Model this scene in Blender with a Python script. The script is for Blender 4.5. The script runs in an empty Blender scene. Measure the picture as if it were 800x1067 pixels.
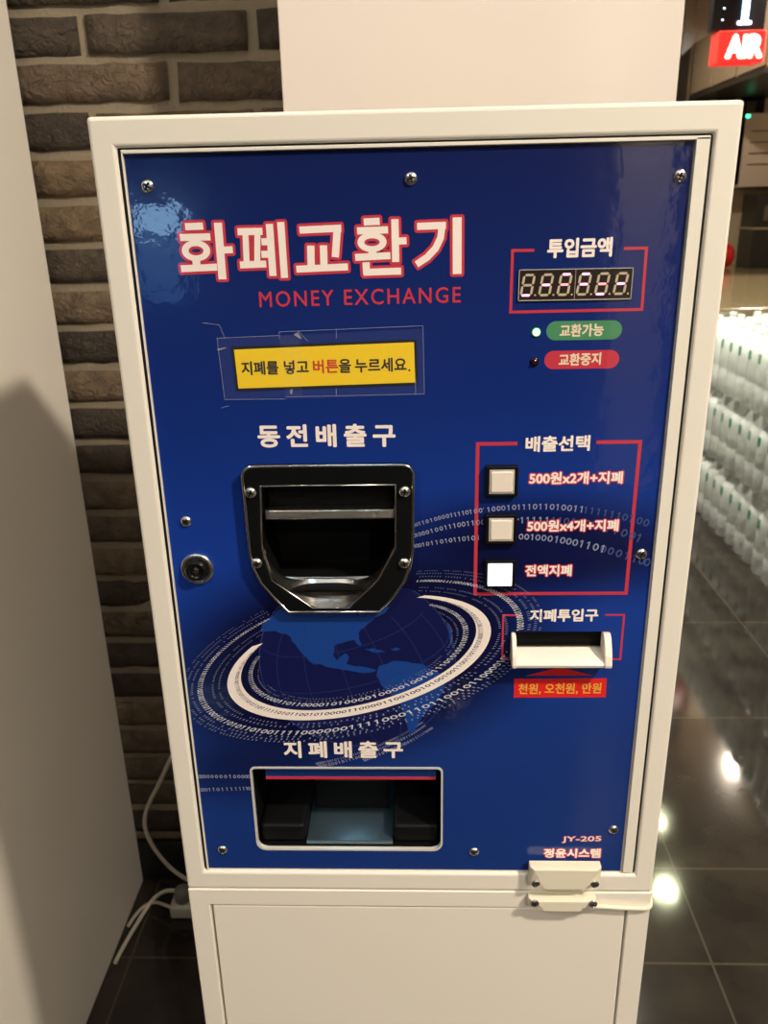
import bpy, bmesh, math, random
from mathutils import Vector, Matrix, noise
from mathutils.geometry import tessellate_polygon
random.seed(7)
S = bpy.context.scene
COL = S.collection
PI = math.pi

# ------------------------------------------------------------------ camera
cam_d = bpy.data.cameras.new('camera'); cam = bpy.data.objects.new('camera', cam_d); COL.objects.link(cam)
S.camera = cam
cam_d.sensor_fit = 'HORIZONTAL'; cam_d.sensor_width = 36.0; cam_d.lens = 38.7
pitch, yaw, roll = -0.3541, -0.0389, -0.0221
Fv = Vector((math.sin(yaw)*math.cos(pitch), math.cos(yaw)*math.cos(pitch), math.sin(pitch)))
Rv = Fv.cross(Vector((0, 0, 1))).normalized(); Uv = Rv.cross(Fv)
R2 = Rv*math.cos(roll) + Uv*math.sin(roll); U2 = -Rv*math.sin(roll) + Uv*math.cos(roll)
M = Matrix((R2, U2, -Fv)).transposed().to_4x4(); M.translation = Vector((-0.0001, -0.696, 1.41))
cam.matrix_world = M
cam_d.clip_start = 0.02
cam_d.dof.use_dof = True; cam_d.dof.focus_distance = 0.76; cam_d.dof.aperture_fstop = 13.0

# ------------------------------------------------------------------ world, colour
w = bpy.data.worlds.new('world'); S.world = w; w.use_nodes = True
w.node_tree.nodes['Background'].inputs[0].default_value = (1.0, 0.87, 0.72, 1)
w.node_tree.nodes['Background'].inputs[1].default_value = 0.10
S.view_settings.view_transform = 'Standard'; S.view_settings.look = 'None'
S.view_settings.exposure = 1.95; S.view_settings.gamma = 1.0; S.view_settings.use_curve_mapping = False

CEIL = 2.9
def light(name, kind, loc, power, color, size=0.15, target=None, spot=None, blend=0.6):
    d = bpy.data.lights.new(name, kind); o = bpy.data.objects.new(name, d); COL.objects.link(o)
    o.location = loc; d.energy = power; d.color = color
    if kind == 'AREA': d.shape = 'DISK'; d.size = size
    else: d.shadow_soft_size = size
    if kind == 'SPOT': d.spot_size = spot; d.spot_blend = blend
    t = Vector(target) if target else Vector((loc[0], loc[1], 0))
    o.rotation_euler = (t - Vector(loc)).to_track_quat('-Z', 'Y').to_euler()
    return o
WARM = (1.0, 0.86, 0.68)
LAMPS = [  # x, y, power, colour, emission, group label
    (1.33, -1.08, 105, WARM, 12, 'round ceiling downlight above the right side in front of the machine'),
    (0.37, -5.80, 4, WARM, 8, 'round ceiling downlight far behind the viewer, nearest the middle'),
    (-1.10, -1.60, 30, WARM, 8, 'round ceiling downlight over the floor in front of the tall white cabinet'),
    (1.10, -2.85, 120, WARM, 8, 'added round ceiling downlight lighting the added rear pillar'),  # added to light the made-up pillar that the front reflects
    (-0.36, 0.05, 5, WARM, 6, 'added round ceiling downlight brightening the brick wall above the machine'),  # added to graze and brighten the upper bricks
    (1.63, 3.60, 12, (0.95, 1.0, 0.62), 14, 'round ceiling downlight over the near end of the counter'),
    (1.76, 4.25, 8, (0.95, 1.0, 0.62), 7, 'round ceiling downlight over the middle of the counter'),
    (0.95, 2.70, 160, (1.0, 0.97, 0.80), 14, 'round ceiling downlight above the aisle beside the bottle packs'),
    (1.20, 5.20, 26, WARM, 4, 'added round ceiling downlight brightening the far wall around the brown door'),  # added to lift the dark far wall
    (2.60, 4.95, 70, WARM, 4, 'round ceiling downlight at the far right above the black box'),
]

# ------------------------------------------------------------------ materials
def mat(name, col, rough=0.5, metal=0.0, coat=0.0, emis=None, es=0.0, spec=0.5, trans=0.0, alpha=1.0, ior=1.45, bump=None, croug=0.03):
    m = bpy.data.materials.new(name); m.use_nodes = True; n = m.node_tree; b = n.nodes['Principled BSDF']
    b.inputs['Base Color'].default_value = (*col, 1); b.inputs['Roughness'].default_value = rough
    b.inputs['Metallic'].default_value = metal; b.inputs['Coat Weight'].default_value = coat
    b.inputs['Coat Roughness'].default_value = croug; b.inputs['Specular IOR Level'].default_value = spec
    b.inputs['Transmission Weight'].default_value = trans; b.inputs['Alpha'].default_value = alpha; b.inputs['IOR'].default_value = ior
    if emis: b.inputs['Emission Color'].default_value = (*emis, 1); b.inputs['Emission Strength'].default_value = es
    if bump:
        sc, st, dist = bump
        tc = n.nodes.new('ShaderNodeNewGeometry'); nz = n.nodes.new('ShaderNodeTexNoise'); bp = n.nodes.new('ShaderNodeBump')
        nz.inputs['Scale'].default_value = sc; nz.inputs['Detail'].default_value = 3
        bp.inputs['Strength'].default_value = st; bp.inputs['Distance'].default_value = dist
        n.links.new(tc.outputs['Position'], nz.inputs['Vector']); n.links.new(nz.outputs['Fac'], bp.inputs['Height'])
        n.links.new(bp.outputs['Normal'], b.inputs['Normal'])
        if coat: n.links.new(bp.outputs['Normal'], b.inputs['Coat Normal'])
    return m
def vary(m, c1, c2, scale, detail=4, lo=0.35, hi=0.65, stretch=None):
    n = m.node_tree; b = n.nodes['Principled BSDF']
    g = n.nodes.new('ShaderNodeNewGeometry'); nz = n.nodes.new('ShaderNodeTexNoise'); r = n.nodes.new('ShaderNodeValToRGB')
    nz.inputs['Scale'].default_value = scale; nz.inputs['Detail'].default_value = detail
    r.color_ramp.elements[0].position = lo; r.color_ramp.elements[1].position = hi
    r.color_ramp.elements[0].color = (*c1, 1); r.color_ramp.elements[1].color = (*c2, 1)
    if stretch:
        mp = n.nodes.new('ShaderNodeMapping'); mp.inputs['Scale'].default_value = stretch
        n.links.new(g.outputs['Position'], mp.inputs['Vector']); n.links.new(mp.outputs['Vector'], nz.inputs['Vector'])
    else: n.links.new(g.outputs['Position'], nz.inputs['Vector'])
    n.links.new(nz.outputs['Fac'], r.inputs['Fac']); n.links.new(r.outputs['Color'], b.inputs['Base Color'])
    return m

ENAMEL = (0.83, 0.795, 0.72)
m_enamel = mat('cream enamel', ENAMEL, 0.38, bump=(900, 0.06, 0.0004))
m_enamel2 = mat('white enamel cabinet', (0.84, 0.81, 0.75), 0.27, bump=(6, 0.05, 0.01))
m_pillar = mat('glossy white pillar', (0.76, 0.70, 0.66), 0.16, bump=(60, 0.04, 0.002))
BL = dict(rough=0.16, coat=0.6, spec=0.35)
def ink(name, col, **k): return mat(name, col, 0.35, coat=0.6, **k)
m_white = ink('white ink', (0.97, 0.88, 0.84)); m_red = ink('red ink', (0.56, 0.040, 0.070)); m_red2 = ink('bright red ink', (0.78, 0.018, 0.02))
m_green = ink('green ink', (0.07, 0.27, 0.13)); m_cream = ink('cream ink', (0.85, 0.72, 0.55)); m_gold = ink('gold ink', (0.80, 0.42, 0.06))
m_digit = ink('pale digit ink', (0.62, 0.64, 0.72)); m_digit2 = ink('faint digit ink', (0.26, 0.29, 0.46)); m_digit3 = ink('dim digit ink', (0.055, 0.08, 0.22))
m_navyink = ink('navy ink', (0.02, 0.02, 0.07))
m_globe = ink('globe blue ink', (0.004, 0.007, 0.075)); m_land = ink('continent blue ink', (0.008, 0.055, 0.30)); m_grid = ink('globe grid ink', (0.02, 0.045, 0.19))
m_yellow = mat('yellow paper', (0.90, 0.62, 0.012), 0.45); m_black = mat('black', (0.006, 0.006, 0.007), 0.4)
m_ytext = mat('black sign ink', (0.02, 0.015, 0.02), 0.5); m_yred = mat('red sign ink', (0.60, 0.04, 0.02), 0.5)
m_tape = mat('clear tape', (0.75, 0.8, 0.85), 0.12, alpha=0.02); m_tapeedge = mat('tape edge', (0.7, 0.75, 0.8), 0.4, alpha=0.30)
m_chrome = mat('chrome', (0.95, 0.94, 0.91), 0.17, 1.0); m_screw = mat('plated screw', (0.92, 0.90, 0.85), 0.26, 1.0); m_steel = mat('steel', (0.55, 0.56, 0.56), 0.28, 1.0, bump=(90, 0.15, 0.002))
m_darkchrome = mat('tray plate with painted dark reflection', (0.005, 0.006, 0.007), 0.08, spec=0.5)  # chrome plate; the dark room it reflects is put into the black colour
m_bluesteel = mat('brushed steel tray floor', (0.14, 0.21, 0.26), 0.32, 0.85, bump=(50, 0.2, 0.002))
m_dark = mat('dark inside', (0.004, 0.004, 0.0045), 0.5, spec=0.15); m_bplastic = mat('black plastic', (0.006, 0.006, 0.007), 0.25, spec=0.35)
m_cap = mat('white push button', (0.86, 0.78, 0.70), 0.3); m_capfr = mat('button rim', (0.55, 0.52, 0.48), 0.2)
m_caplit = mat('lit push button', (0.9, 0.95, 1), 0.3, emis=(0.72, 0.90, 1.0), es=0.32)
m_seg = mat('unlit segment', (0.55, 0.46, 0.34), 0.5); m_seglit = mat('lit segment', (1, .6, .75), 0.4, emis=(1.0, 0.22, 0.48), es=0.6)
m_segdim = mat('half lit segment', (1, .5, .5), 0.4, emis=(1.0, 0.25, 0.36), es=0.22)
m_disp = mat('display window', (0.022, 0.017, 0.014), 0.25, coat=0.2)
m_ledg = mat('lit green lamp', (.4, 1, .4), 0.2, emis=(0.55, 1.0, 0.45), es=0.9); m_ledgrim = mat('green lamp lens', (0.02, 0.42, 0.06), 0.2, emis=(0.02, .5, 0.05), es=0.15)
m_ledr = mat('unlit red lamp', (0.03, 0.006, 0.008), 0.12)
m_slot = mat('white slot plastic', (0.86, 0.80, 0.73), 0.35); m_sens = mat('ivory sensor plastic', (0.78, 0.73, 0.60), 0.45)
m_cable = mat('grey white cable', (0.55, 0.50, 0.42), 0.45); m_strip = mat('power strip plastic', (0.50, 0.47, 0.40), 0.45); m_plug = mat('grey plug', (0.16, 0.15, 0.13), 0.5)
m_mortar = mat('mortar', (0.25, 0.21, 0.15), 0.9, bump=(160, 0.5, 0.004))
m_rear = mat('brown wall paint', (0.30, 0.23, 0.17), 0.6); m_wallp = mat('plain wall paint', (0.30, 0.24, 0.18), 0.7)
m_ceil = mat('ceiling paint', (0.70, 0.63, 0.54), 0.9)
m_beige = mat('beige panel', (0.36, 0.28, 0.19), 0.45); m_dkpanel = mat('dark panel', (0.02, 0.017, 0.014), 0.4)
m_counter = mat('counter top', (0.20, 0.155, 0.09), 0.16, coat=0.3); m_front = mat('counter front', (0.10, 0.075, 0.05), 0.5)
m_paper = mat('paper', (0.62, 0.52, 0.42), 0.7)

# blue printed front
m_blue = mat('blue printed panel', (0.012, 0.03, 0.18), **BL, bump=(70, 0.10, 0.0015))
def blue_nodes():
    n = m_blue.node_tree; b = n.nodes['Principled BSDF']; L = n.links.new
    g = n.nodes.new('ShaderNodeNewGeometry'); sp = n.nodes.new('ShaderNodeSeparateXYZ'); L(g.outputs['Position'], sp.inputs[0])
    # broad vertical print gradient: navy top, mid blue, medium bottom
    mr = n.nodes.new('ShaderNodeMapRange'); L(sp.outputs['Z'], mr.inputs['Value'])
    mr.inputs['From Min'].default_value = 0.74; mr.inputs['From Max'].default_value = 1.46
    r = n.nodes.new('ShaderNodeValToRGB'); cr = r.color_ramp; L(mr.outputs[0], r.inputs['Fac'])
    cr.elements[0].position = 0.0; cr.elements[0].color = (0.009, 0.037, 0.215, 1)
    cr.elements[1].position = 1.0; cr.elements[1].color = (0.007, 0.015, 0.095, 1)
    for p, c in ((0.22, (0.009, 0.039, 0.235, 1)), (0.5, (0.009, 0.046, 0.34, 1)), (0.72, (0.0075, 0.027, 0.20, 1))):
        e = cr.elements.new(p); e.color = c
    # dark navy cloud printed behind globe and streams
    def blob(cx, cz, rx, rz, ang, amount, soft):
        mp = n.nodes.new('ShaderNodeMapping'); mp.vector_type = 'TEXTURE'
        mp.inputs['Location'].default_value = (cx, 0, cz); mp.inputs['Rotation'].default_value = (0, -ang, 0); mp.inputs['Scale'].default_value = (rx, 1000, rz)
        L(g.outputs['Position'], mp.inputs['Vector'])
        ln = n.nodes.new('ShaderNodeVectorMath'); ln.operation = 'LENGTH'; L(mp.outputs[0], ln.inputs[0])
        q = n.nodes.new('ShaderNodeMapRange'); q.interpolation_type = 'SMOOTHSTEP'; L(ln.outputs['Value'], q.inputs['Value'])
        q.inputs['From Min'].default_value = soft; q.inputs['From Max'].default_value = 1.0
        q.inputs['To Min'].default_value = amount; q.inputs['To Max'].default_value = 0
        return q.outputs[0]
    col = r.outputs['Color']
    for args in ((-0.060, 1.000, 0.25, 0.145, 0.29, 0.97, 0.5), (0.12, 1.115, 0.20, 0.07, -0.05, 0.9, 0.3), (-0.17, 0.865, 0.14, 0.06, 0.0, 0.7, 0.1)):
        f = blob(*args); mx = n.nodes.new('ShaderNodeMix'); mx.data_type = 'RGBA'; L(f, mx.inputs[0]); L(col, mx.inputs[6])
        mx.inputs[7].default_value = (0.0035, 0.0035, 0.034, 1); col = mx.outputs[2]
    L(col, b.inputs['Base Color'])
blue_nodes()

# brick
m_brick = mat('old dark brick', (0.1, 0.07, 0.045), 0.62)
def brick_nodes():
    n = m_brick.node_tree; b = n.nodes['Principled BSDF']; L = n.links.new
    g = n.nodes.new('ShaderNodeNewGeometry'); r = n.nodes.new('ShaderNodeValToRGB'); L(g.outputs['Random Per Island'], r.inputs['Fac'])
    cr = r.color_ramp; cr.elements[0].position = 0; cr.elements[0].color = (0.045, 0.034, 0.026, 1); cr.elements[1].position = 1; cr.elements[1].color = (0.21, 0.125, 0.062, 1)
    for p, c in ((0.25, (0.085, 0.064, 0.047, 1)), (0.5, (0.155, 0.110, 0.073, 1)), (0.75, (0.18, 0.13, 0.083, 1))): cr.elements.new(p).color = c
    nz = n.nodes.new('ShaderNodeTexNoise'); nz.inputs['Scale'].default_value = 38; nz.inputs['Detail'].default_value = 7; L(g.outputs['Position'], nz.inputs['Vector'])
    mx = n.nodes.new('ShaderNodeMix'); mx.data_type = 'RGBA'; mx.blend_type = 'OVERLAY'; mx.inputs[0].default_value = 0.75
    L(r.outputs['Color'], mx.inputs[6]); L(nz.outputs['Fac'], mx.inputs[7]); L(mx.outputs[2], b.inputs['Base Color'])
    n2 = n.nodes.new('ShaderNodeTexNoise'); n2.inputs['Scale'].default_value = 70; n2.inputs['Detail'].default_value = 8; n2.inputs['Roughness'].default_value = 0.6
    n2.inputs['Distortion'].default_value = 1.2; L(g.outputs['Position'], n2.inputs['Vector'])
    bp = n.nodes.new('ShaderNodeBump'); bp.inputs['Strength'].default_value = 1.0; bp.inputs['Distance'].default_value = 0.014
    L(n2.outputs['Fac'], bp.inputs['Height']); L(bp.outputs['Normal'], b.inputs['Normal'])
brick_nodes()

# floor: dark polished tile with pale joints
m_floor = mat('dark polished floor tile', (0.02, 0.017, 0.015), 0.075, bump=(5, 0.03, 0.01))
def floor_nodes():
    n = m_floor.node_tree; b = n.nodes['Principled BSDF']; L = n.links.new
    g = n.nodes.new('ShaderNodeNewGeometry'); sp = n.nodes.new('ShaderNodeSeparateXYZ'); L(g.outputs['Position'], sp.inputs[0])
    def math_(op, a, c, **k):
        m = n.nodes.new('ShaderNodeMath'); m.operation = op
        for i, v in enumerate((a, c)):
            if v is None: continue
            if isinstance(v, (int, float)): m.inputs[i].default_value = v
            else: L(v, m.inputs[i])
        return m.outputs[0]
    def joint(v, off, step):
        a = math_('ADD', v, 50*step - off + step/2); a = math_('MODULO', a, step); a = math_('SUBTRACT', a, step/2); a = math_('ABSOLUTE', a, None)
        return math_('LESS_THAN', a, 0.0022)
    jx = joint(sp.outputs['X'], 0.578, 0.578)
    less = math_('LESS_THAN', sp.outputs['Y'], 0.66); sh = math_('MULTIPLY', less, 0.2495); yy = math_('ADD', sp.outputs['Y'], sh)
    jy = joint(yy, 0.787, 0.584)
    j = math_('MAXIMUM', jx, jy)
    nz = n.nodes.new('ShaderNodeTexNoise'); nz.inputs['Scale'].default_value = 7; nz.inputs['Detail'].default_value = 8; L(g.outputs['Position'], nz.inputs['Vector'])
    r = n.nodes.new('ShaderNodeValToRGB'); L(nz.outputs['Fac'], r.inputs['Fac'])
    r.color_ramp.elements[0].position = .3; r.color_ramp.elements[0].color = (0.012, 0.010, 0.009, 1); r.color_ramp.elements[1].position = .75; r.color_ramp.elements[1].color = (0.034, 0.028, 0.022, 1)
    mx = n.nodes.new('ShaderNodeMix'); mx.data_type = 'RGBA'; L(j, mx.inputs[0]); L(r.outputs['Color'], mx.inputs[6]); mx.inputs[7].default_value = (0.06, 0.05, 0.038, 1)
    L(mx.outputs[2], b.inputs['Base Color'])
floor_nodes()

# ------------------------------------------------------------------ mesh helpers
def tag(o, label=None, cat=None, group=None, kind=None):
    if label: o['label'] = label
    if cat: o['category'] = cat
    if group: o['group'] = group
    if kind: o['kind'] = kind
    return o
WL = {}                                   # world position of every object built
def empty(name, loc, label, cat, group=None):
    o = bpy.data.objects.new(name, None); COL.objects.link(o); o.location = loc; o.empty_display_size = 0.05
    WL[o] = Vector(loc); return tag(o, label, cat, group)
def place(me, name, parent=None, smooth=False, origin=None):
    vs = me.vertices
    if origin is None:
        lo = Vector((min(v.co.x for v in vs), min(v.co.y for v in vs), min(v.co.z for v in vs)))
        hi = Vector((max(v.co.x for v in vs), max(v.co.y for v in vs), max(v.co.z for v in vs)))
        c = (lo + hi)/2
        if parent is None: c.z = lo.z
    else: c = Vector(origin)
    me.transform(Matrix.Translation(-c))
    if smooth:
        for p in me.polygons: p.use_smooth = True
    o = bpy.data.objects.new(name, me); COL.objects.link(o)
    o.parent = parent; o.location = c - (WL[parent] if parent else Vector((0, 0, 0))); WL[o] = c
    return o
def obj(name, bm, m, parent=None, bevel=0, seg=2, smooth=False, mats=None):
    me = bpy.data.meshes.new(name); bm.normal_update(); bm.to_mesh(me); bm.free()
    for x in (mats or [m]): me.materials.append(x)
    o = place(me, name, parent, smooth)
    if bevel:
        md = o.modifiers.new('bevel', 'BEVEL'); md.width = bevel; md.segments = seg; md.limit_method = 'ANGLE'; md.angle_limit = math.radians(35); md.harden_normals = False
    return o
def box(bm, x0, x1, y0, y1, z0, z1, mi=0):
    v = [bm.verts.new((x, y, z)) for x in (x0, x1) for y in (y0, y1) for z in (z0, z1)]
    for f in ((0, 1, 3, 2), (4, 6, 7, 5), (0, 4, 5, 1), (2, 3, 7, 6), (0, 2, 6, 4), (1, 5, 7, 3)):
        bm.faces.new([v[i] for i in f]).material_index = mi
def B(*boxes):
    bm = bmesh.new()
    for b in boxes: box(bm, *b)
    return bm
T = 1.48                                  # top of the machine; front coordinates are mm from its top centre
def mz(z): return T + z/1000.0
def mx_(x): return x/1000.0
YP = 0.004                                # front surface of the printed plate
def flat(name, polys, m, parent, layer=1, y=None, mats=None, idx=None):
    """ink lying on the plate: polys of (x,z) in mm"""
    bm = bmesh.new(); y0_ = (YP - layer*0.00009) if y is None else y
    for k, p in enumerate(polys):
        yy = y0_ - 0.000003*(k % 24)
        a = sum(p[i][0]*p[(i+1) % len(p)][1] - p[(i+1) % len(p)][0]*p[i][1] for i in range(len(p)))
        if abs(a) < 1e-9: continue
        q = p if a > 0 else p[::-1]
        vv = [bm.verts.new((x/1000, yy, mz(z))) for x, z in q]
        tris = [range(len(q))] if len(q) <= 4 else tessellate_polygon([[Vector((x, z, 0)) for x, z in q]])
        for t in tris:
            f = bm.faces.new([vv[i] for i in t])
            f.normal_update()
            if f.normal.y > 0: f.normal_flip()
            if idx: f.material_index = idx[k]
    return obj(name, bm, m, parent, mats=mats)
def disc(cx, cz, r, n=24, rz=None):
    rz = rz or r
    return [(cx + r*math.cos(2*PI*i/n), cz + rz*math.sin(2*PI*i/n)) for i in range(n)]
def stroke(pts, wd, ext=0.0):
    """one thick line as quads (mm)"""
    P = [Vector(p) for p in pts]; n = len(P)
    d0 = (P[1]-P[0]).normalized(); d1 = (P[-1]-P[-2]).normalized(); P[0] = P[0] - d0*ext; P[-1] = P[-1] + d1*ext
    L, R = [], []
    for i in range(n):
        a = (P[i]-P[i-1]).normalized() if i else d0; b = (P[i+1]-P[i]).normalized() if i < n-1 else d1
        t = (a+b).normalized(); nn = Vector((-t.y, t.x)); k = wd/2/max(0.4, nn.dot(Vector((-a.y, a.x))))
        L.append(P[i]+nn*k); R.append(P[i]-nn*k)
    return [[tuple(L[i]), tuple(L[i+1]), tuple(R[i+1]), tuple(R[i])] for i in range(n-1)]
def ringpoly(cx, cz, rx, rz, wx, wz, n=36, ang=0):
    out = []
    for i in range(n):
        q = []
        for th, s in ((i, 1), (i+1, 1), (i+1, -1), (i, -1)):
            t = 2*PI*th/n; x, z = (rx+s*wx/2)*math.cos(t), (rz+s*wz/2)*math.sin(t)
            q.append((cx + x*math.cos(ang) - z*math.sin(ang), cz + x*math.sin(ang) + z*math.cos(ang)))
        out.append(q)
    return out
def linestrip(pts, wd): 
    o = []
    for a, b in zip(pts, pts[1:]): o += stroke([a, b], wd, wd/2)
    return o

def plate(name, outer, holes, y0, y1, m, parent, bevel=0.0):
    """solid sheet between y0 (front) and y1 with real holes; outlines in mm"""
    cu = bpy.data.curves.new(name, 'CURVE'); cu.dimensions = '2D'; cu.fill_mode = 'BOTH'
    cu.extrude = (y1-y0)/2 - bevel; cu.bevel_depth = bevel; cu.bevel_resolution = 2; cu.offset = -bevel
    for pl in [outer] + holes:
        s = cu.splines.new('POLY'); s.points.add(len(pl)-1); s.use_cyclic_u = True
        for p, (x, z) in zip(s.points, pl): p.co = (x/1000, z/1000, 0, 1)
    t = bpy.data.objects.new(name, cu); COL.objects.link(t)
    bpy.context.view_layer.update()
    me = bpy.data.meshes.new_from_object(t.evaluated_get(bpy.context.evaluated_depsgraph_get()))
    bpy.data.objects.remove(t); me.name = name; me.materials.clear()
    me.transform(Matrix(((1, 0, 0, 0), (0, 0, -1, (y0+y1)/2), (0, 1, 0, T), (0, 0, 0, 1))))
    me.materials.append(m)
    return place(me, name, parent)
def rrect(x0, x1, z0, z1, r, n=5, rt=None):
    rt = r if rt is None else rt
    out = []
    for cx, cz, a0, q in ((x1-r, z0+r, -PI/2, r), (x1-rt, z1-rt, 0, rt), (x0+rt, z1-rt, PI/2, rt), (x0+r, z0+r, PI, r)):
        for i in range(n+1):
            a = a0 + PI/2*i/n; out.append((cx + q*math.cos(a), cz + q*math.sin(a)))
    return out

_tc = {}
def glyphs(text, spacing=1.0, res=3, off=0.0):
    key = (text, spacing, res, off)
    if key in _tc: return _tc[key]
    cu = bpy.data.curves.new('t', 'FONT'); cu.body = text; cu.size = 1.0; cu.resolution_u = res; cu.space_character = spacing; cu.offset = off
    t = bpy.data.objects.new('t', cu); COL.objects.link(t); bpy.context.view_layer.update()
    me = bpy.data.meshes.new_from_object(t.evaluated_get(bpy.context.evaluated_depsgraph_get())); bpy.data.objects.remove(t)
    vs = [(v.co.x, v.co.y) for v in me.vertices]; fs = [tuple(p.vertices) for p in me.polygons]; bpy.data.meshes.remove(me)
    x0 = min(v[0] for v in vs); x1 = max(v[0] for v in vs); y0 = min(v[1] for v in vs); y1 = max(v[1] for v in vs)
    r = ([((x-x0)/(x1-x0), (y-y0)/(y1-y0)-0.5) for x, y in vs], fs); _tc[key] = r; return r
def text(name, s, xl, xr, zl, zr, h, m, parent, layer=3, bold=0.0, spacing=1.0, y=None, n=8, slant=0.0, off=0.0, grow=None):
    """lettering fitted between (xl,zl) and (xr,zr), height h (mm); bold = dilation radius"""
    vs, fs = glyphs(s, spacing, off=off); g = bold if grow is None else grow
    bm = bmesh.new(); yy = (YP - layer*0.00009) if y is None else y
    shifts = [(0, 0)] + [(bold*math.cos(2*PI*i/n), bold*math.sin(2*PI*i/n)) for i in range(n)] if bold else [(0, 0)]
    W = xr - xl - 2*g; H = h - 2*g
    for si, (dx, dz) in enumerate(shifts):
        vv = []
        for u, v in vs:
            x = xl + g + u*W + v*H*slant; z = zl + (zr-zl)*u + v*H
            vv.append(bm.verts.new(((x+dx)/1000, yy - si*0.000004, mz(z+dz))))
        for f in fs:
            q = [vv[i] for i in f]
            try: fc = bm.faces.new(q)
            except ValueError: continue
    bm.normal_update()
    for f in bm.faces:
        if f.normal.y > 0: f.normal_flip()
    return obj(name, bm, m, parent)

def tube(name, pts, r, m, parent=None, res=4, cyc=False):
    cu = bpy.data.curves.new(name, 'CURVE'); cu.dimensions = '3D'; cu.bevel_depth = r; cu.bevel_resolution = res; cu.use_fill_caps = True; cu.resolution_u = 10
    s = cu.splines.new('NURBS'); s.points.add(len(pts)-1); s.use_endpoint_u = True; s.order_u = min(4, len(pts))
    for p, c in zip(s.points, pts): p.co = (*c, 1)
    t = bpy.data.objects.new(name, cu); COL.objects.link(t); bpy.context.view_layer.update()
    me = bpy.data.meshes.new_from_object(t.evaluated_get(bpy.context.evaluated_depsgraph_get())); bpy.data.objects.remove(t)
    me.name = name; me.materials.clear(); me.materials.append(m)
    return place(me, name, parent, smooth=True)
def lathe(bm, prof, n=24, axis='Z', c=(0, 0, 0), mi=0, a0=0, a1=2*PI):
    """profile (r, h); axis Z up, or 'Y' = towards the viewer (h grows to -y)"""
    full = abs(a1-a0-2*PI) < 1e-6; rings = []
    for r, h in prof:
        ring = []
        for i in range(n if full else n+1):
            a = a0 + (a1-a0)*i/n; x, q = r*math.cos(a), r*math.sin(a)
            ring.append(bm.verts.new((c[0]+x, c[1]+q, c[2]+h) if axis == 'Z' else (c[0]+x, c[1]-h, c[2]+q)))
        rings.append(ring)
    for A, Bq in zip(rings, rings[1:]):
        k = len(A)
        for i in range(k if full else k-1):
            f = bm.faces.new((A[i], A[(i+1) % k], Bq[(i+1) % k], Bq[i])); f.material_index = mi; f.smooth = True
    if full:
        if prof[-1][0] > 1e-5: bm.faces.new(rings[-1]).material_index = mi
        if prof[0][0] > 1e-5: bm.faces.new(rings[0][::-1]).material_index = mi
    return bm

def frame_ring_z(cx, cy, o, i_):
    return B((cx-o, cx+o, cy-o, cy-i_, CEIL-0.02, CEIL), (cx-o, cx+o, cy+i_, cy+o, CEIL-0.02, CEIL), (cx-o, cx-i_, cy-i_, cy+i_, CEIL-0.02, CEIL), (cx+i_, cx+o, cy-i_, cy+i_, CEIL-0.02, CEIL))
def copy_tree(o, parent=None):
    c = o.copy(); COL.objects.link(c); c.parent = parent
    for ch in list(o.children): copy_tree(ch, c)
    return c

# ------------------------------------------------------------------ setting
def struct(name, bm, m, **k): return tag(obj(name, bm, m, **k), kind='structure')
struct('floor', B((-3.6, 3.7, -6.6, 6.7, -0.1, 0)), m_floor)
struct('ceiling', B((-3.6, 3.7, -6.6, 6.7, CEIL, CEIL+0.1)), m_ceil)
struct('wall_front', B((-3.6, 3.7, -6.7, -6.6, 0, CEIL)), m_wallp)
struct('wall_left', B((-3.7, -3.6, -6.6, 6.7, 0, CEIL)), m_wallp)
struct('wall_right', B((3.7, 3.8, -6.6, 6.7, 0, CEIL)), m_wallp)
struct('wall_rear', B((-3.6, 3.7, 6.7, 6.8, 0, CEIL)), m_rear)
# brick wall behind the machine (mortar slab carrying the bricks)
bm = bmesh.new(); box(bm, -3.6, 0.2, 0.768, 0.95, 0, CEIL, 1)
row = 1; z = 0.040 - 0.0695
while z < CEIL:
    off = -0.514 if row % 2 == 1 else -0.380
    x = off - 0.268*8
    while x < 0.15:
        jx = random.uniform(-0.003, 0.003); jz = random.uniform(-.0015, .0015); d = random.uniform(-0.003, 0.004)
        x0, x1 = x + 0.0075 + jx, x + 0.268 - 0.0075 + jx
        z0, z1 = max(z + 0.0075 + jz, 0.001), min(z + 0.0695 - 0.0075 + jz, CEIL)
        if x1 < 0.2 and z1 - z0 > 0.012:
            # a slightly irregular pillow-edged brick face
            nx, nzz = 9, 4; grid = []
            for i in range(nx+1):
                col = []
                for j in range(nzz+1):
                    u, v = i/nx, j/nzz
                    e = min(u, 1-u)*nx; f = min(v, 1-v)*nzz
                    yy = 0.759 + d + (0.006 if e < .5 or f < .5 else 0) + 0.0025*noise.noise(Vector((x*9+u*6, v*3+row*5, 1.3)))
                    wob = 0.003*noise.noise(Vector((x*7+u*9, row*3.1+v, 4.)))
                    col.append(bm.verts.new((x0+(x1-x0)*u + (wob if e < .5 else 0), yy, z0+(z1-z0)*v + (wob if f < .5 else 0))))
                grid.append(col)
            for i in range(nx):
                for j in range(nzz): bm.faces.new((grid[i][j], grid[i+1][j], grid[i+1][j+1], grid[i][j+1])).smooth = True
            rim = [grid[i][0] for i in range(nx+1)] + [grid[nx][j] for j in range(1, nzz+1)] + [grid[i][nzz] for i in range(nx-1, -1, -1)] + [grid[0][j] for j in range(nzz-1, 0, -1)]
            back = [bm.verts.new((v.co.x, 0.772, v.co.z)) for v in rim]
            for i in range(len(rim)):
                k = (i+1) % len(rim); bm.faces.new((rim[k], rim[i], back[i], back[k]))
        x += 0.268
    z += 0.0695; row += 1
struct('wall_back', bm, m_brick, mats=[m_brick, m_mortar])
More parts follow.
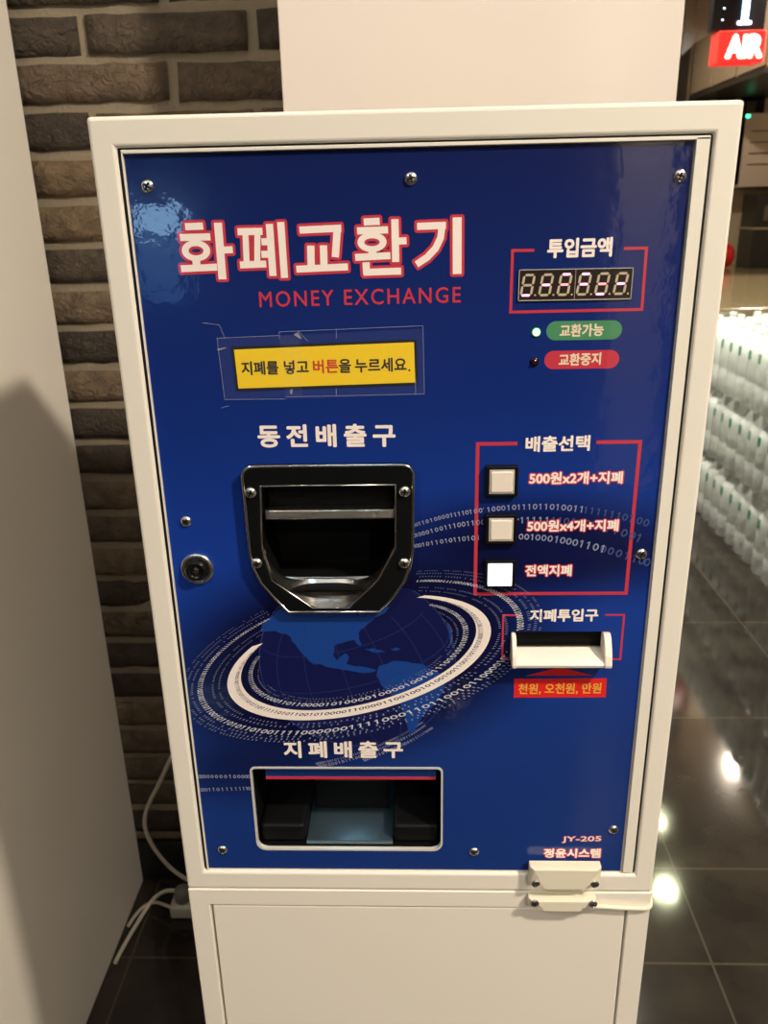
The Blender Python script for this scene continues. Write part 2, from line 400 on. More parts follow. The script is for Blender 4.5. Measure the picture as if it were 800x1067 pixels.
struct('baseboard_back', B((-3.6, -0.168, 0.742, 0.757, 0.0, 0.105)), m_black, bevel=0.002)
struct('wall_pillar', B((-0.1675, 0.343, 0.50, 0.95, 0, CEIL)), m_pillar, bevel=0.002)
m_wp = mat('pale pillar paint', (0.70, 0.64, 0.58), 0.6)
struct('wall_pillar_added', B((0.98, 1.24, -3.8, -3.5, 0, CEIL)), m_wp, bevel=0.004)  # unseen pillar, added to give the blue front its pale reflected band

for i, (x, y, pw, c, es, lab) in enumerate(LAMPS):
    t = empty('ceiling_downlight', (x, y, CEIL), lab, 'ceiling light', 'round ceiling downlights')
    r = 0.07
    obj('trim_ring', lathe(bmesh.new(), [(r, -0.012), (r+0.02, -0.012), (r+0.022, 0.0), (r, 0.0)], 28, c=(x, y, CEIL-0.001)), m_chrome, t)
    obj('diffuser', lathe(bmesh.new(), [(0.0001, -0.008), (r-.002, -0.008), (r-.002, 0.0), (0.0001, 0.0)], 28, c=(x, y, CEIL-0.001)), mat('lamp glow %d' % i, (1, 1, 1), emis=c, es=es), t)
    tgt = (-0.1, 0.3, 0.9) if i == 0 else None
    light('downlight_beam', 'SPOT', (x, y, CEIL-0.03), pw, c, 0.09 if i == 0 else 0.06, target=tgt, spot=math.radians((172 if y > 4.5 else 150) if i else 120), blend=0.9 if y < 4.5 else 0.3)

pl = empty('bowl_reflection_panel', (-0.10, -1.05, CEIL), 'unseen square cool glow panel on the ceiling, added for the coin bowl reflection', 'ceiling light')
obj('panel_frame', frame_ring_z(-0.10, -1.05, 0.19, 0.17), m_steel, pl)  # glow panel added so the chrome coin bowl has something bright to reflect
obj('panel_glow', B((-0.27, 0.07, -1.22, -0.88, CEIL-0.014, CEIL-0.004)), mat('cool panel glow', (1, 1, 1), emis=(0.62, 0.86, 1.0), es=2.2), pl)

# ------------------------------------------------------------------ tall white cabinet on the left
cab = empty('tall_cabinet', (-0.95, 0.37, 0), 'tall white cabinet left of the change machine, catching its shadow', 'cabinet')
obj('cabinet_body', B((-1.285, -0.615, 0.02, 0.740, 0.0, 2.05)), m_enamel2, cab, bevel=0.004)
d = obj('door', B((-1.282, -0.618, -0.005, 0.018, 0.03, 2.045)), m_enamel2, cab, bevel=0.004)
h = obj('handle', B((-1.262, -1.246, -0.032, -0.02, 0.95, 1.15), (-1.262, -1.246, -0.03, -0.004, 0.95, 0.965), (-1.262, -1.246, -0.03, -0.004, 1.135, 1.15)), m_chrome, d, bevel=0.002)

# ------------------------------------------------------------------ base cabinet
BT = mz(-764.7)
base = empty('base_cabinet', (0, 0.14, 0), 'cream metal base cabinet with a plain door carrying the change machine', 'cabinet')
BZ = BT - 0.0006
def frame_ring(x0, x1, z0, z1, ox0, ox1, oz0, oz1, y0, y1, panel=True):
    """frame with a rectangular opening, outer box y0..y1, as one manifold"""
    bm = bmesh.new(); vs = {}
    def V(x, y, z):
        k = (round(x, 6), round(y, 6), round(z, 6))
        if k not in vs: vs[k] = bm.verts.new((x, y, z))
        return vs[k]
    xs = [x0, ox0, ox1, x1]; zs = [z0, oz0, oz1, z1]
    O = [(x0, z0), (x1, z0), (x1, z1), (x0, z1)]; I = [(ox0, oz0), (ox1, oz0), (ox1, oz1), (ox0, oz1)]
    yd = y0 + 0.02
    for i in range(4):
        a, b = O[i], O[(i+1) % 4]; c, d = I[(i+1) % 4], I[i]
        bm.faces.new([V(a[0], y0, a[1]), V(b[0], y0, b[1]), V(c[0], y0, c[1]), V(d[0], y0, d[1])])
        bm.faces.new([V(b[0], y0, b[1]), V(a[0], y0, a[1]), V(a[0], y1, a[1]), V(b[0], y1, b[1])])
        bm.faces.new([V(d[0], y0, d[1]), V(c[0], y0, c[1]), V(c[0], yd, c[1]), V(d[0], yd, d[1])])
    bm.faces.new([V(p[0], y1, p[1]) for p in O[::-1]])
    if panel: bm.faces.new([V(p[0], yd, p[1]) for p in I])
    return bm
obj('cabinet_body', frame_ring(-0.2512, 0.2512, 0.0, BZ, -0.2285, 0.2268, 0.06, mz(-787.5), 0.0, 0.28), m_enamel, base, bevel=0.0022, seg=3)
obj('door', B((-0.2262, 0.2252, 0.0018, 0.019, 0.0625, mz(-789.6))), m_enamel, base, bevel=0.0016, seg=3)

# ------------------------------------------------------------------ the machine
mc = empty('money_exchange_machine', (0, 0.14, BT), 'blue fronted money exchange machine in a cream metal housing, on the cream base cabinet', 'change machine')
obj('housing', frame_ring(-0.251, 0.2508, BT, T, -0.2305, 0.2306, mz(-740.6), mz(-22.6), 0.0, 0.28, panel=False), m_enamel, mc, bevel=0.003, seg=3)
# openings
coin = [(-139.5, -361), (-136.5, -300.5), (-16.5, -300.5), (-17.2, -361), (-34, -393), (-62, -421.5), (-96, -421.5), (-132.5, -393)]
coin_cut = [(-141, -361), (-138, -299), (-15, -299), (-15.6, -361), (-32, -394), (-62, -422.5), (-96, -422.5), (-134, -394)]
bill = rrect(-170.5, 26, -713, -607.8, 10, rt=5)
slot = [(89.6, -481.5), (185.6, -481.5), (185.2, -451.6), (89.6, -451.6)]
cut_door = [[(x*1.0, z) for x, z in coin_cut], rrect(-173, 28.5, -715.5, -606, 10, rt=5), [(88.5, -483), (187, -483), (187, -450), (88.5, -450)]]
# (the sheet-metal door stands clear of the two trays through its own cut-outs)
door = plate('door', rrect(-227.3, 227.4, -739.6, -24.1, 3, 3), cut_door, 0.005, 0.0065, m_enamel, mc, bevel=0.0005)
obj('door_edge', B((-0.2273, -0.2262, 0.0008, 0.0195, mz(-739.4), mz(-25)), (0.2180, 0.2284, 0.0008, 0.0195, mz(-739.4), mz(-25)), (-0.2273, 0.2284, 0.0008, 0.0195, mz(-26.8), mz(-24.1))), m_enamel, mc, bevel=0.0004)
obj('door_gap_shade', B((-0.2306, -0.2270, 0.0035, 0.03, mz(-740.6), mz(-22.6)), (0.2273, 0.2307, 0.0025, 0.03, mz(-740.6), mz(-22.6)), (-0.2306, 0.2307, 0.0025, 0.03, mz(-24.2), mz(-22.5))), m_black, mc)  # black strips filling the door gap to stand in for its shade
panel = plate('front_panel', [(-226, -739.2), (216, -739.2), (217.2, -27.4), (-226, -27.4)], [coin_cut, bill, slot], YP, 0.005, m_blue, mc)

# --- title
TI = {"h1": [[[-182.9, -81.8], [-168.2, -81.5]], [[-188.0, -90.0], [-163.1, -89.9]], [[-176.3, -104.0], [-176.6, -113.6]], [[-189.7, -114.3], [-159.8, -113.5]], [[-156.0, -79.2], [-156.1, -123.3]], [[-154.6, -100.3], [-145.7, -100.1]]],
 "p1": [[[-140.7, -86.5], [-120.4, -86.5]], [[-134.4, -88.2], [-135.2, -111.5]], [[-124.6, -88.4], [-126.5, -111.7]], [[-140.8, -112.2], [-119.1, -111.8]], [[-121.8, -94.6], [-115.9, -94.5]], [[-122.5, -104.3], [-116.6, -104.2]], [[-114.4, -81.0], [-114.2, -121.4]], [[-105.2, -79.7], [-104.8, -123.1]]],
 "g1": [[[-90.4, -86.2], [-56.7, -85.4]], [[-59.8, -85.4], [-62.4, -107.6]], [[-81.9, -98.2], [-82.5, -115.3]], [[-71.6, -98.2], [-71.9, -114.6]], [[-94.7, -116.4], [-52.3, -115.3]]],
 "h2": [[[-38.4, -81.1], [-25.7, -80.8]], [[-44.0, -87.7], [-19.1, -87.4]], [[-32.0, -100.9], [-32.1, -106.9]], [[-46.2, -108.1], [-17.5, -107.2]], [[-13.5, -79.4], [-13.3, -112.3]], [[-12.8, -96.2], [-4.3, -96.0]], [[-37.5, -112.0], [-37.2, -121.5]], [[-39.7, -119.9], [-8.9, -119.4]]],
 "g2": [[[4.2, -85.3], [27.3, -84.9]], [[24.4, -83.0], [23.1, -94.1], [19.0, -102.3], [12.2, -109.1], [3.5, -114.5]], [[36.2, -79.0], [36.6, -122.6]]]}
def title(extra):
    out = []
    for k, st in TI.items():
        for s in st:
            vert = abs(s[0][0]-s[-1][0]) < 4
            wd = 5.9 if vert else 5.5
            if k == 'h1' and s[0][0] == -156.0: wd = 6.6
            if k in ('p1',) and s[0][1] < -88 and s[0][1] > -89: wd = 4.9
            if k == 'g2' and s[0][0] == 36.2: wd = 7.2
            if k == 'g1' and len(s) == 2 and vert: wd = 6.0
            if k in ('h1', 'h2') and -105 < s[0][1] < -100 and vert: wd = 6.5
            if not extra: out += stroke(s, wd, 0)
            else:
                out += stroke(s, wd + 2*extra, 0) + stroke(s, wd, extra)
                for a, b in ((s[0], s[1]), (s[-1], s[-2])):
                    d_ = (Vector(b)-Vector(a)).normalized(); n_ = Vector((-d_.y, d_.x))
                    for g in (1, -1): out.append(disc(a[0]+n_.x*g*wd/2, a[1]+n_.y*g*wd/2, extra, 14))
    for cx, cz, rx, rz in ((-175.9, -100.4, 8.9, 5.9), (-32.2, -96.6, 9.0, 5.3)):
        out += ringpoly(cx, cz, rx, rz, 5.6+2*extra, 4.6+2*extra)
    return out
flat('title_outline', title(2.2), m_red, panel, 1)
flat('title_lettering', title(0), m_white, panel, 3)
text('subtitle_lettering', 'MONEY EXCHANGE', -127.1, 39.8, -140.0, -139.0, 12.8, m_red, panel, 2, bold=0.16, spacing=1.2, n=6)

# --- amount display area
flat('amount_border', linestrip([(97.2, -105.3), (81, -105.2), (81, -153.8), (188.2, -153.4), (187.8, -105.3), (171, -105.3)], 2.3), m_red, panel, 1)
text('amount_lettering', '투입금액', 108.7, 160.6, -104.2, -103.8, 15.2, m_white, panel, 2, bold=0.6)
flat('green_pill', [rrect(111, 173.4, -177.5, -161.8, 7.8, 8)], m_green, panel, 1)
text('green_pill_lettering', '교환가능', 122.1, 158.4, -169.8, -169.2, 10.6, m_cream, panel, 2, bold=0.35)
flat('red_pill', [rrect(110.5, 172.9, -201.6, -186.2, 7.7, 8)], m_red, panel, 1)
text('red_pill_lettering', '교환중지', 122.5, 157.7, -194.0, -193.2, 10.6, m_cream, panel, 2, bold=0.35)

# --- selection area
flat('selection_border', linestrip([(88.9, -266.3), (56, -266.2), (56.2, -411.4), (196, -411.4), (196.6, -265.9), (160.3, -265.9)], 3.2), m_red, panel, 1)
text('selection_lettering', '배출선택', 97.6, 153.5, -267.0, -266.4, 14.4, m_white, panel, 3, bold=0.5)
for s, xr, zz in (('500원x2개+지폐', 185.2, -298.3), ('500원x4개+지폐', 185.0, -343.6), ('전액지폐', 145.5, -387.9)):
    text('choice_outline', s, 101, xr, zz, zz, 13.6, m_red, panel, 2, bold=1.35, n=12)
    text('choice_lettering', s, 102, xr-1, zz, zz, 11.6, m_white, panel, 3, bold=0.42)

# --- note slot area
flat('note_border', linestrip([(99.4, -434), (83.2, -433.8), (83.4, -481.4), (96.5, -481.4)], 1.9), m_red, panel, 1)
flat('note_border', linestrip([(179.5, -434), (196.1, -434), (196.1, -481.5), (187, -481.5)], 1.9), m_red, panel, 1)
text('note_slot_lettering', '지폐투입구', 108, 172.1, -434.4, -434.0, 13.4, m_white, panel, 3, bold=0.5)
flat('red_arrow', [[(138.7, -490.1), (106.8, -499.6), (171.7, -499.6)]], m_red2, panel, 1)
flat('red_banner', [[(95.8, -503), (184.9, -502.7), (185.4, -524), (96, -524.3)]], m_red2, panel, 1)
text('banner_lettering', '천원, 오천원, 만원', 100, 180.5, -514.7, -514.0, 12.6, m_gold, panel, 2, bold=0.3)

text('coin_outlet_lettering', '동전배출구', -137.1, -15.8, -256.8, -257.4, 21.0, m_white, panel, 3, bold=0.72, spacing=1.4)
text('note_outlet_lettering', '지폐배출구', -134.9, -13.3, -585.4, -585.2, 20.6, m_white, panel, 6, bold=0.72, spacing=1.4)
text('model_outline', 'JY-205', 151.7, 193.8, -698.2, -697.4, 9.8, m_red, panel, 1, bold=0.75, n=10)
text('model_lettering', 'JY-205', 152.5, 193.0, -698.2, -697.4, 8.6, m_white, panel, 2, bold=0.1)
text('maker_outline', '정윤시스템', 133.0, 194.8, -716.1, -715.8, 14.2, m_red, panel, 1, bold=1.35, n=12)
text('maker_lettering', '정윤시스템', 134.0, 193.8, -716.1, -715.8, 12.4, m_white, panel, 2, bold=0.5)

# --- globe, ring and streams of digits
GX, GZ, GR = -56.7, -485.5, 95.5
lands = [[(-143.9, -439.4), (-128.4, -426.3), (-101.5, -424.2), (-62.8, -424.0), (-36.1, -424.0), (-23.8, -424.8), (-28.6, -431.2), (-38.4, -435.5), (-48.4, -446.4), (-54.4, -452.9), (-51.3, -464.9), (-54, -466), (-58.5, -459.6), (-70.5, -463.1), (-78.5, -466.2), (-80.1, -475.1), (-76.4, -482.8), (-67.0, -474.3), (-64.4, -478.3), (-67.4, -486.5), (-49.6, -489.7), (-37.8, -493.3), (-49.8, -496.5), (-65.7, -493.3), (-77.6, -491.0), (-89.4, -487.8), (-99.3, -486.4), (-106.8, -478.2), (-112.3, -470.5), (-118.6, -461.6), (-123.1, -453.4), (-134.8, -449.6), (-148.6, -450.4)],
 [(-35.7, -488.8), (-21.7, -482.9), (-5.9, -484.3), (5.9, -486.6), (13.8, -491.2), (23.7, -496.6), (30.5, -502.6), (27.7, -514.1), (17.8, -532.8), (5.6, -547.0), (-2.7, -566.2), (-8.0, -563.8), (-10.6, -547.0), (-14.5, -532.8), (-26.3, -518.7), (-34.2, -509.4), (-38.0, -500.2)],
 [(30.1, -440.0), (33.2, -446.7), (36.6, -462.1), (36.3, -468.7), (33.3, -459.9)], [(-49.1, -469.8), (-41.1, -468.5), (-28.6, -473.0), (-37.3, -473.9)], [(-24, -470), (-19, -468), (-14, -470), (-19, -472)]]
gtop = [p for p in disc(GX, GZ, GR, 72)]
gd = []
for k in range(121):
    a = PI/2 - 2*PI*k/120; p = (GX + GR*math.cos(a), GZ + GR*math.sin(a))
    if p[1] <= -405: gd.append(p)
flat('globe_disc', [gd + [(-122, -404.8), (-99, -423.6), (-59, -423.6), (-36, -404.8)]], m_globe, panel, 1)
flat('globe_rim', [q for q in ringpoly(GX, GZ, GR, GR, 0.8, 0.8, 72) if q[0][1] < -412], m_grid, panel, 2)
grid = []
tilt = 0.29
for lon in (-60, -35, -10, 15, 40, 65):
    pts = []
    for i in range(-8, 9):
        la = i*PI/18; lo = math.radians(lon)
        x = GR*math.cos(la)*math.sin(lo); z_ = GR*(math.sin(la)*math.cos(0.35) - math.cos(la)*math.cos(lo)*math.sin(0.35))
        pts.append((GX + x*math.cos(tilt) - z_*math.sin(tilt), GZ + x*math.sin(tilt) + z_*math.cos(tilt)))
    for a, b in zip(pts, pts[1:]): grid += stroke([a, b], 0.5)
for lat in (-20, 5, 30, 55):
    pts = []
    for i in range(-8, 9):
        lo = i*PI/18; la = math.radians(lat)
        x = GR*math.cos(la)*math.sin(lo); z_ = GR*(math.sin(la)*math.cos(0.35) - math.cos(la)*math.cos(lo)*math.sin(0.35))
        pts.append((GX + x*math.cos(tilt) - z_*math.sin(tilt), GZ + x*math.sin(tilt) + z_*math.cos(tilt)))
    for a, b in zip(pts, pts[1:]): grid += stroke([a, b], 0.5)
def rough(p, amp=1.3, lv=2):
    rr = random.Random(3)
    for l in range(lv):
        q = []
        for i, a in enumerate(p):
            b = p[(i+1) % len(p)]; dx, dz = b[0]-a[0], b[1]-a[1]; L_ = math.hypot(dx, dz); q.append(a)
            if L_ > 3 and not (a[1] > -426 and b[1] > -426):
                k = rr.uniform(-1, 1)*min(amp, L_*0.16)/(l+1); q.append(((a[0]+b[0])/2 - dz/L_*k, (a[1]+b[1])/2 + dx/L_*k))
        p = q
    return p
lands = [rough(p) for p in lands]
flat('great_lakes', [[(-60, -427), (-54, -425.5), (-49, -427), (-53, -428.2)], [(-50, -429), (-45, -427.5), (-44, -431), (-47, -433)], [(-56, -430), (-54, -429), (-53, -433.5), (-55.5, -434)]], m_globe, panel, 4)
flat('globe_continents', lands, m_land, panel, 2)
flat('globe_grid', [q for q in grid if all((p[0]-GX)**2+(p[1]-GZ)**2 < (GR-.5)**2 and p[1] < -424 for p in q)], m_grid, panel, 3)

EA = math.radians(16.7); CE = (-57, -481.4); EC, ES = math.cos(EA), math.sin(EA)
def ell(th, rho, shift=True):
    x = 133.4*rho*math.cos(th); z_ = 60.0*rho*math.sin(th)
    cz = CE[1] - (-3.5 + 0) * 0
    return (CE[0] + x*EC - z_*ES, cz + x*ES + z_*EC)
def hidden(p, th):                         # the far half of the ring passes behind the globe and under the coin tray
    return (math.hypot(p[0]-GX, p[1]-GZ) < GR and math.sin(th) > -0.15) or (p[1] > -428 and -154 < p[0] < 2)
band = []
N = 140
for i in range(N):
    t0, t1 = 2*PI*i/N, 2*PI*(i+1)/N
    def both(t):
        o = ell(t, 1.0); wdt = 0.5 - 0.5*math.sin(t)     # wider towards the viewer
        x = 118.8*math.cos(t); z_ = 54.3*math.sin(t)
        return o, (-56.9 + x*EC - z_*ES, -476.6 + x*ES + z_*EC)
    (a, b), (c, d) = both(t0), both(t1)
    mid = ((a[0]+b[0])/2, (a[1]+b[1])/2)
    if hidden(mid, (t0+t1)/2): continue
    band.append([a, c, d, b])
flat('white_ring', band, m_white, panel, 4)
Z0 = [ringpoly(0, 0, 0.30, 0.5-.09, 0.2, 0.18, 8), [[(-0.09, -0.5), (0.09, -0.5), (0.09, 0.5), (-0.09, 0.5)], [(-0.09, 0.5), (-0.09, 0.28), (-0.3, 0.18), (-0.3, 0.32)]]]
def digit_ring(rho, hgt, gap, layer, name, m, dash=False, lo=0, hi=2*PI, minfront=-1, dens=1.0, shift=0.0):
    out = []; th = lo; k = 0
    while th < hi:
        front = 0.5 - 0.5*math.sin(th)
        s = hgt*(0.45 + 0.75*front**1.2)
        rr = rho
        p = ell(th, rr)
        p = (p[0], p[1] + shift)
        if math.sin(th) > -minfront*0 - 2 and not hidden(p, th):
            # local affine frame of the flat ring
            u = (ell(th+1e-3, rr)[0]-ell(th, rr)[0], ell(th+1e-3, rr)[1]-ell(th, rr)[1]); u = (u[0]/(133.4*rr*1e-3), u[1]/(133.4*rr*1e-3))
            v = (ell(th, rr+1e-3)[0]-ell(th, rr)[0], ell(th, rr+1e-3)[1]-ell(th, rr)[1]); v = (v[0]/(133.4e-3), v[1]/(133.4e-3))
            if dash:
                sh = [[(-0.17, -0.42), (0.17, -0.42), (0.17, 0.42), (-0.17, 0.42)]] if not random.random() < dens*0 else []
                if random.random() < 0.82: out += [[(p[0]+a*s*u[0]-b*s*v[0], p[1]+a*s*u[1]-b*s*v[1]) for a, b in q] for q in sh]
            else:
                for q in Z0[random.randint(0, 1)]: out.append([(p[0]+a*s*u[0]-b*s*v[0], p[1]+a*s*u[1]-b*s*v[1]) for a, b in q])
        th += s*gap/(133.4*rr); k += 1
    return out
flat('ring_digits', digit_ring(0.925, 6.0, 0.85, 5, '', None, shift=1.6), m_navyink, panel, 5)
allw, allf = [], []
allw += digit_ring(0.815, 7.0, 0.85, 5, '', None, shift=5.2)
allw += digit_ring(1.215, 8.6, 0.85, 5, '', None)
for rho, hh in ((1.28, 4.2), (1.325, 3.8), (1.065, 3.4), (1.115, 3.8), (1.365, 3.4)): allf += digit_ring(rho, hh, 1.5, 5, '', None, dash=True)
for rho, hh in ((0.755, 2.6), (0.715, 2.2)): allf += digit_ring(rho, hh, 1.5, 5, '', None, dash=True, shift=5.2)
inpan = lambda q: all(-225 < p[0] < 216 for p in q) 
notrect = lambda q: not (88 < q[0][0] < 187 and -483 < q[0][1] < -450)
flat('bright_digits', [q for q in allw if inpan(q) and notrect(q)], m_digit, panel, 5)
flat('small_digits', [q for q in allf if inpan(q) and notrect(q)], m_digit2, panel, 5)

def interp(pts, n):
    L = [0]
    for a, b in zip(pts, pts[1:]): L.append(L[-1]+math.hypot(b[0]-a[0], b[1]-a[1]))
    def at(s):
        s = max(0, min(L[-1]-1e-6, s))
        for i in range(len(pts)-1):
            if L[i+1] > s:
                t = (s-L[i])/(L[i+1]-L[i])
                p0 = pts[max(i-1, 0)]; p1 = pts[i]; p2 = pts[i+1]; p3 = pts[min(i+2, len(pts)-1)]
                f = lambda k: 0.5*((2*p1[k]) + (-p0[k]+p2[k])*t + (2*p0[k]-5*p1[k]+4*p2[k]-p3[k])*t*t + (-p0[k]+3*p1[k]-3*p2[k]+p3[k])*t**3)
                return (f(0), f(1))
        return pts[-1]
    return at, L[-1]
def stream(pts, h0, h1, lo=0.0, hi=1.0):
    at, Ln = interp(pts, 0); s = lo*Ln; out = []
    while s < hi*Ln:
        f = s/Ln; h = h0+(h1-h0)*f; p = at(s); q = at(s+1); a = math.atan2(q[1]-p[1], q[0]-p[0]); c, sn = math.cos(a), math.sin(a)
        for g in Z0[random.randint(0, 1)]: out.append([(p[0]+x*h*.95*c-y*h*sn, p[1]+x*h*.95*sn+y*h*c) for x, y in g])
        s += h*0.88
    return out
s1 = [(0.3, -341.8), (24.7, -334.6), (42.0, -331.0), (58.3, -328.4), (89.2, -325.5), (124.3, -325.4), (159.5, -329.4), (193.4, -337.0), (212.7, -342.7)]
s2 = [(0.2, -352.2), (31.2, -343.7), (60.2, -339.6), (94.4, -338.0), (137.0, -339.3), (171.7, -345.2), (207.1, -357.6)]
s3 = [(0.1, -362.6), (30.9, -357.2), (60.5, -354.6), (95.0, -353.9), (129.3, -357.0), (168.9, -365.8), (213.5, -380.4)]
no_btn = lambda q: not (62 < q[0][0] < 94 and -360 < q[0][1] < -330)
m_digitm = ink('soft digit ink', (0.30, 0.33, 0.48))
for A_, m_ in ((stream(s1, 3.6, 7.5, 0, .38), m_digitm), (stream(s2, 3.9, 8.5, 0, .42), m_digitm), (stream(s3, 3.9, 8.5, 0, .52), m_digitm),
               (stream(s1, 3.6, 7.5, .38, .72), m_digit2), (stream(s2, 3.9, 8.5, .42, .6), m_digit2), (stream(s3, 3.9, 8.5, .52, .8), m_digit2),
               (stream(s1, 3.6, 7.5, .72, 1), m_digit3), (stream(s2, 3.9, 8.5, .6, 1), m_digit3), (stream(s3, 3.9, 8.5, .8, 1), m_digit3)):
    for side in (0, 1):
        q_ = [q for q in A_ if no_btn(q) and (q[0][0] > 78) == bool(side)]
        if q_: flat('digit_stream', q_, m_, panel, 1)
lowl = stream([(-224.5, -619.2), (-171.8, -619.0)], 4.4, 4.4); lowl2 = stream([(-224.5, -636.1), (-173.4, -634)], 4.4, 4.4)
s6 = [(-99.1, -606.5), (-59.3, -594.9), (-16.0, -574.0), (10, -556)]
for q_, m_ in ((lowl, m_digitm), (lowl2, m_digit2), (stream(s6, 4, 2.5), m_digit2), (stream([(p[0]+6, p[1]-3.6) for p in s6 if p[1] > -602], 4, 2.5), m_digit2), (stream([(p[0]-3, p[1]+3.4) for p in s6], 3, 2), m_digit2)):
    flat('digit_stream', q_, m_, panel, 1)

# --- number display
disp = obj('amount_display', B((0.087, 0.178, YP-0.0012, YP+0.0005, mz(-144.4), mz(-120.5))), m_disp, mc, bevel=0.0003)
obj('display_rim', B((0.0866, 0.1784, YP-0.0015, YP, mz(-144.9), mz(-144.3)), (0.0866, 0.1784, YP-0.0015, YP, mz(-120.6), mz(-120.1)), (0.0866, 0.0871, YP-0.0015, YP, mz(-144.9), mz(-120.1)), (0.1779, 0.1784, YP-0.0015, YP, mz(-144.9), mz(-120.1)), (0.1322, 0.1325, YP-0.0014, YP, mz(-144.4), mz(-120.5))), m_capfr, disp)
LIT = [dict(d=2), dict(g=2), dict(a=2, g=1), dict(a=2, g=2), dict(g=1, d=2), dict(g=2)]
for k in range(6):
    cx = 94.0 + k*14.9 + (0.7 if k > 2 else 0); cz = -132.4; hh, ww, sl = 8.0, 4.1, 0.16
    segs = dict(a=((-ww, hh), (ww, hh)), d=((-ww, -hh), (ww, -hh)), g=((-ww, 0), (ww, 0)), f=((-ww, hh), (-ww, 0)), b=((ww, hh), (ww, 0)), e=((-ww, 0), (-ww, -hh)), c=((ww, 0), (ww, -hh)))
    polys, ids = [], []
    for nm, (p, q) in segs.items():
        p = Vector(p); q = Vector(q); dd = (q-p).normalized(); nn = Vector((-dd.y, dd.x)); a = p+dd*0.45; b = q-dd*0.45; hw = 0.95
        P6 = [a, a+dd*hw+nn*hw, b-dd*hw+nn*hw, b, b-dd*hw-nn*hw, a+dd*hw-nn*hw]
        polys.append([(cx + v.x + v.y*sl, cz + v.y) for v in P6]); ids.append(LIT[k].get(nm, 0))
    polys.append(disc(cx+6.3, cz-8, 0.8, 10)); ids.append(0)
    flat('display_digit', polys, None, disp, y=YP-0.0014, mats=[m_seg, m_segdim, m_seglit], idx=ids)

# --- indicator lamps
def lamp(x, z, r, m1, m2, nm):
    o = obj(nm, lathe(bmesh.new(), [(r, -0.001), (r, 0.0012), (r*0.75, 0.0024), (r*0.4, 0.003), (0.00005, 0.0032)], 24, 'Y', (x/1000, YP, mz(z))), m1, mc)
    obj('lamp_holder', lathe(bmesh.new(), [(r*1.02, 0), (r*1.25, 0.0), (r*1.25, 0.0008), (r*1.02, 0.0012)], 24, 'Y', (x/1000, YP, mz(z))), m2, o)
    return o
tag(lamp(102.7, -170.4, 0.0030, m_ledg, m_ledgrim, 'indicator_lamp'), 'lit green indicator lamp')
tag(lamp(102.1, -195.2, 0.0030, m_ledr, m_bplastic, 'indicator_lamp'), 'unlit dark red indicator lamp')

# --- push buttons
for k, (x, z, lit) in enumerate(((77.4, -299.6, 0), (78.0, -345.0, 0), (78.3, -389.6, 1))):
    bz = obj('push_button', frame_ring((x-14.2)/1000, (x+14.2)/1000, mz(z-14.2), mz(z+14.2), (x-11.2)/1000, (x+11.2)/1000, mz(z-11.2), mz(z+11.2), YP-0.0055, YP+0.018), m_bplastic, mc, bevel=0.0008)
    obj('button_rim', frame_ring((x-11)/1000, (x+11)/1000, mz(z-11), mz(z+11), (x-9.9)/1000, (x+9.9)/1000, mz(z-9.9), mz(z+9.9), YP-0.0062, YP+0.010), m_capfr if not lit else m_caplit, bz, bevel=0.0004)
    tag(obj('button_cap', B(((x-9.8)/1000, (x+9.8)/1000, YP-0.0070, YP+0.012, mz(z-9.8), mz(z+9.8))), m_caplit if lit else m_cap, bz, bevel=0.0013, seg=3), 'lit white cap' if lit else None)

# --- screws and lock
def screw_bm(x, y, z, r=0.0052, hgt=0.0026):
    bm = lathe(bmesh.new(), [(r, -0.0004), (r, 0.0005), (r*0.92, hgt*.55), (r*0.7, hgt*.9), (r*0.42, hgt)], 20, 'Y', (x, y, z))
    a = random.uniform(0, PI)
    for q in (0, PI/2):
        c, s = math.cos(a+q), math.sin(a+q); L_, W_ = r*0.62, r*0.13
        f = bm.faces.new([bm.verts.new((x + u*c - v*s, y - hgt - 0.00012, z + u*s + v*c)) for u, v in ((-L_, -W_), (L_, -W_), (L_, W_), (-L_, W_))]); f.material_index = 1
    return bm
for x, z in ((-209.7, -50.7), (-0.4, -49.6), (208.6, -52.1), (-208.7, -336.3), (206.6, -371.8), (-208.8, -713.9), (60.6, -714.4), (204.9, -684.2)):
    obj('screw', screw_bm(x/1000, YP, mz(z)), m_screw, mc, mats=[m_screw, m_black])
lk = obj('key_lock', lathe(bmesh.new(), [(0.0155, -0.0004), (0.0155, 0.0018), (0.0145, 0.003), (0.0105, 0.003), (0.0100, 0.001)], 36, 'Y', (-0.2028, YP, mz(-383.4))), m_screw, mc)
obj('lock_barrel', lathe(bmesh.new(), [(0.0098, 0), (0.0098, 0.0075), (0.0088, 0.0088), (0.0060, 0.0088), (0.0055, 0.0072), (0.0034, 0.0072), (0.0030, 0.0088), (0.00005, 0.0088)], 32, 'Y', (-0.2028, YP, mz(-383.4))), m_bplastic, lk)
obj('keyhole', B((-0.2034, -0.2022, YP-0.0091, YP-0.008, mz(-386.3), mz(-380.5)), (-0.2052, -0.2040, YP-0.0091, YP-0.0072, mz(-384), mz(-383)), (-0.2016, -0.2004, YP-0.0091, YP-0.0072, mz(-384), mz(-383))), m_steel, lk)

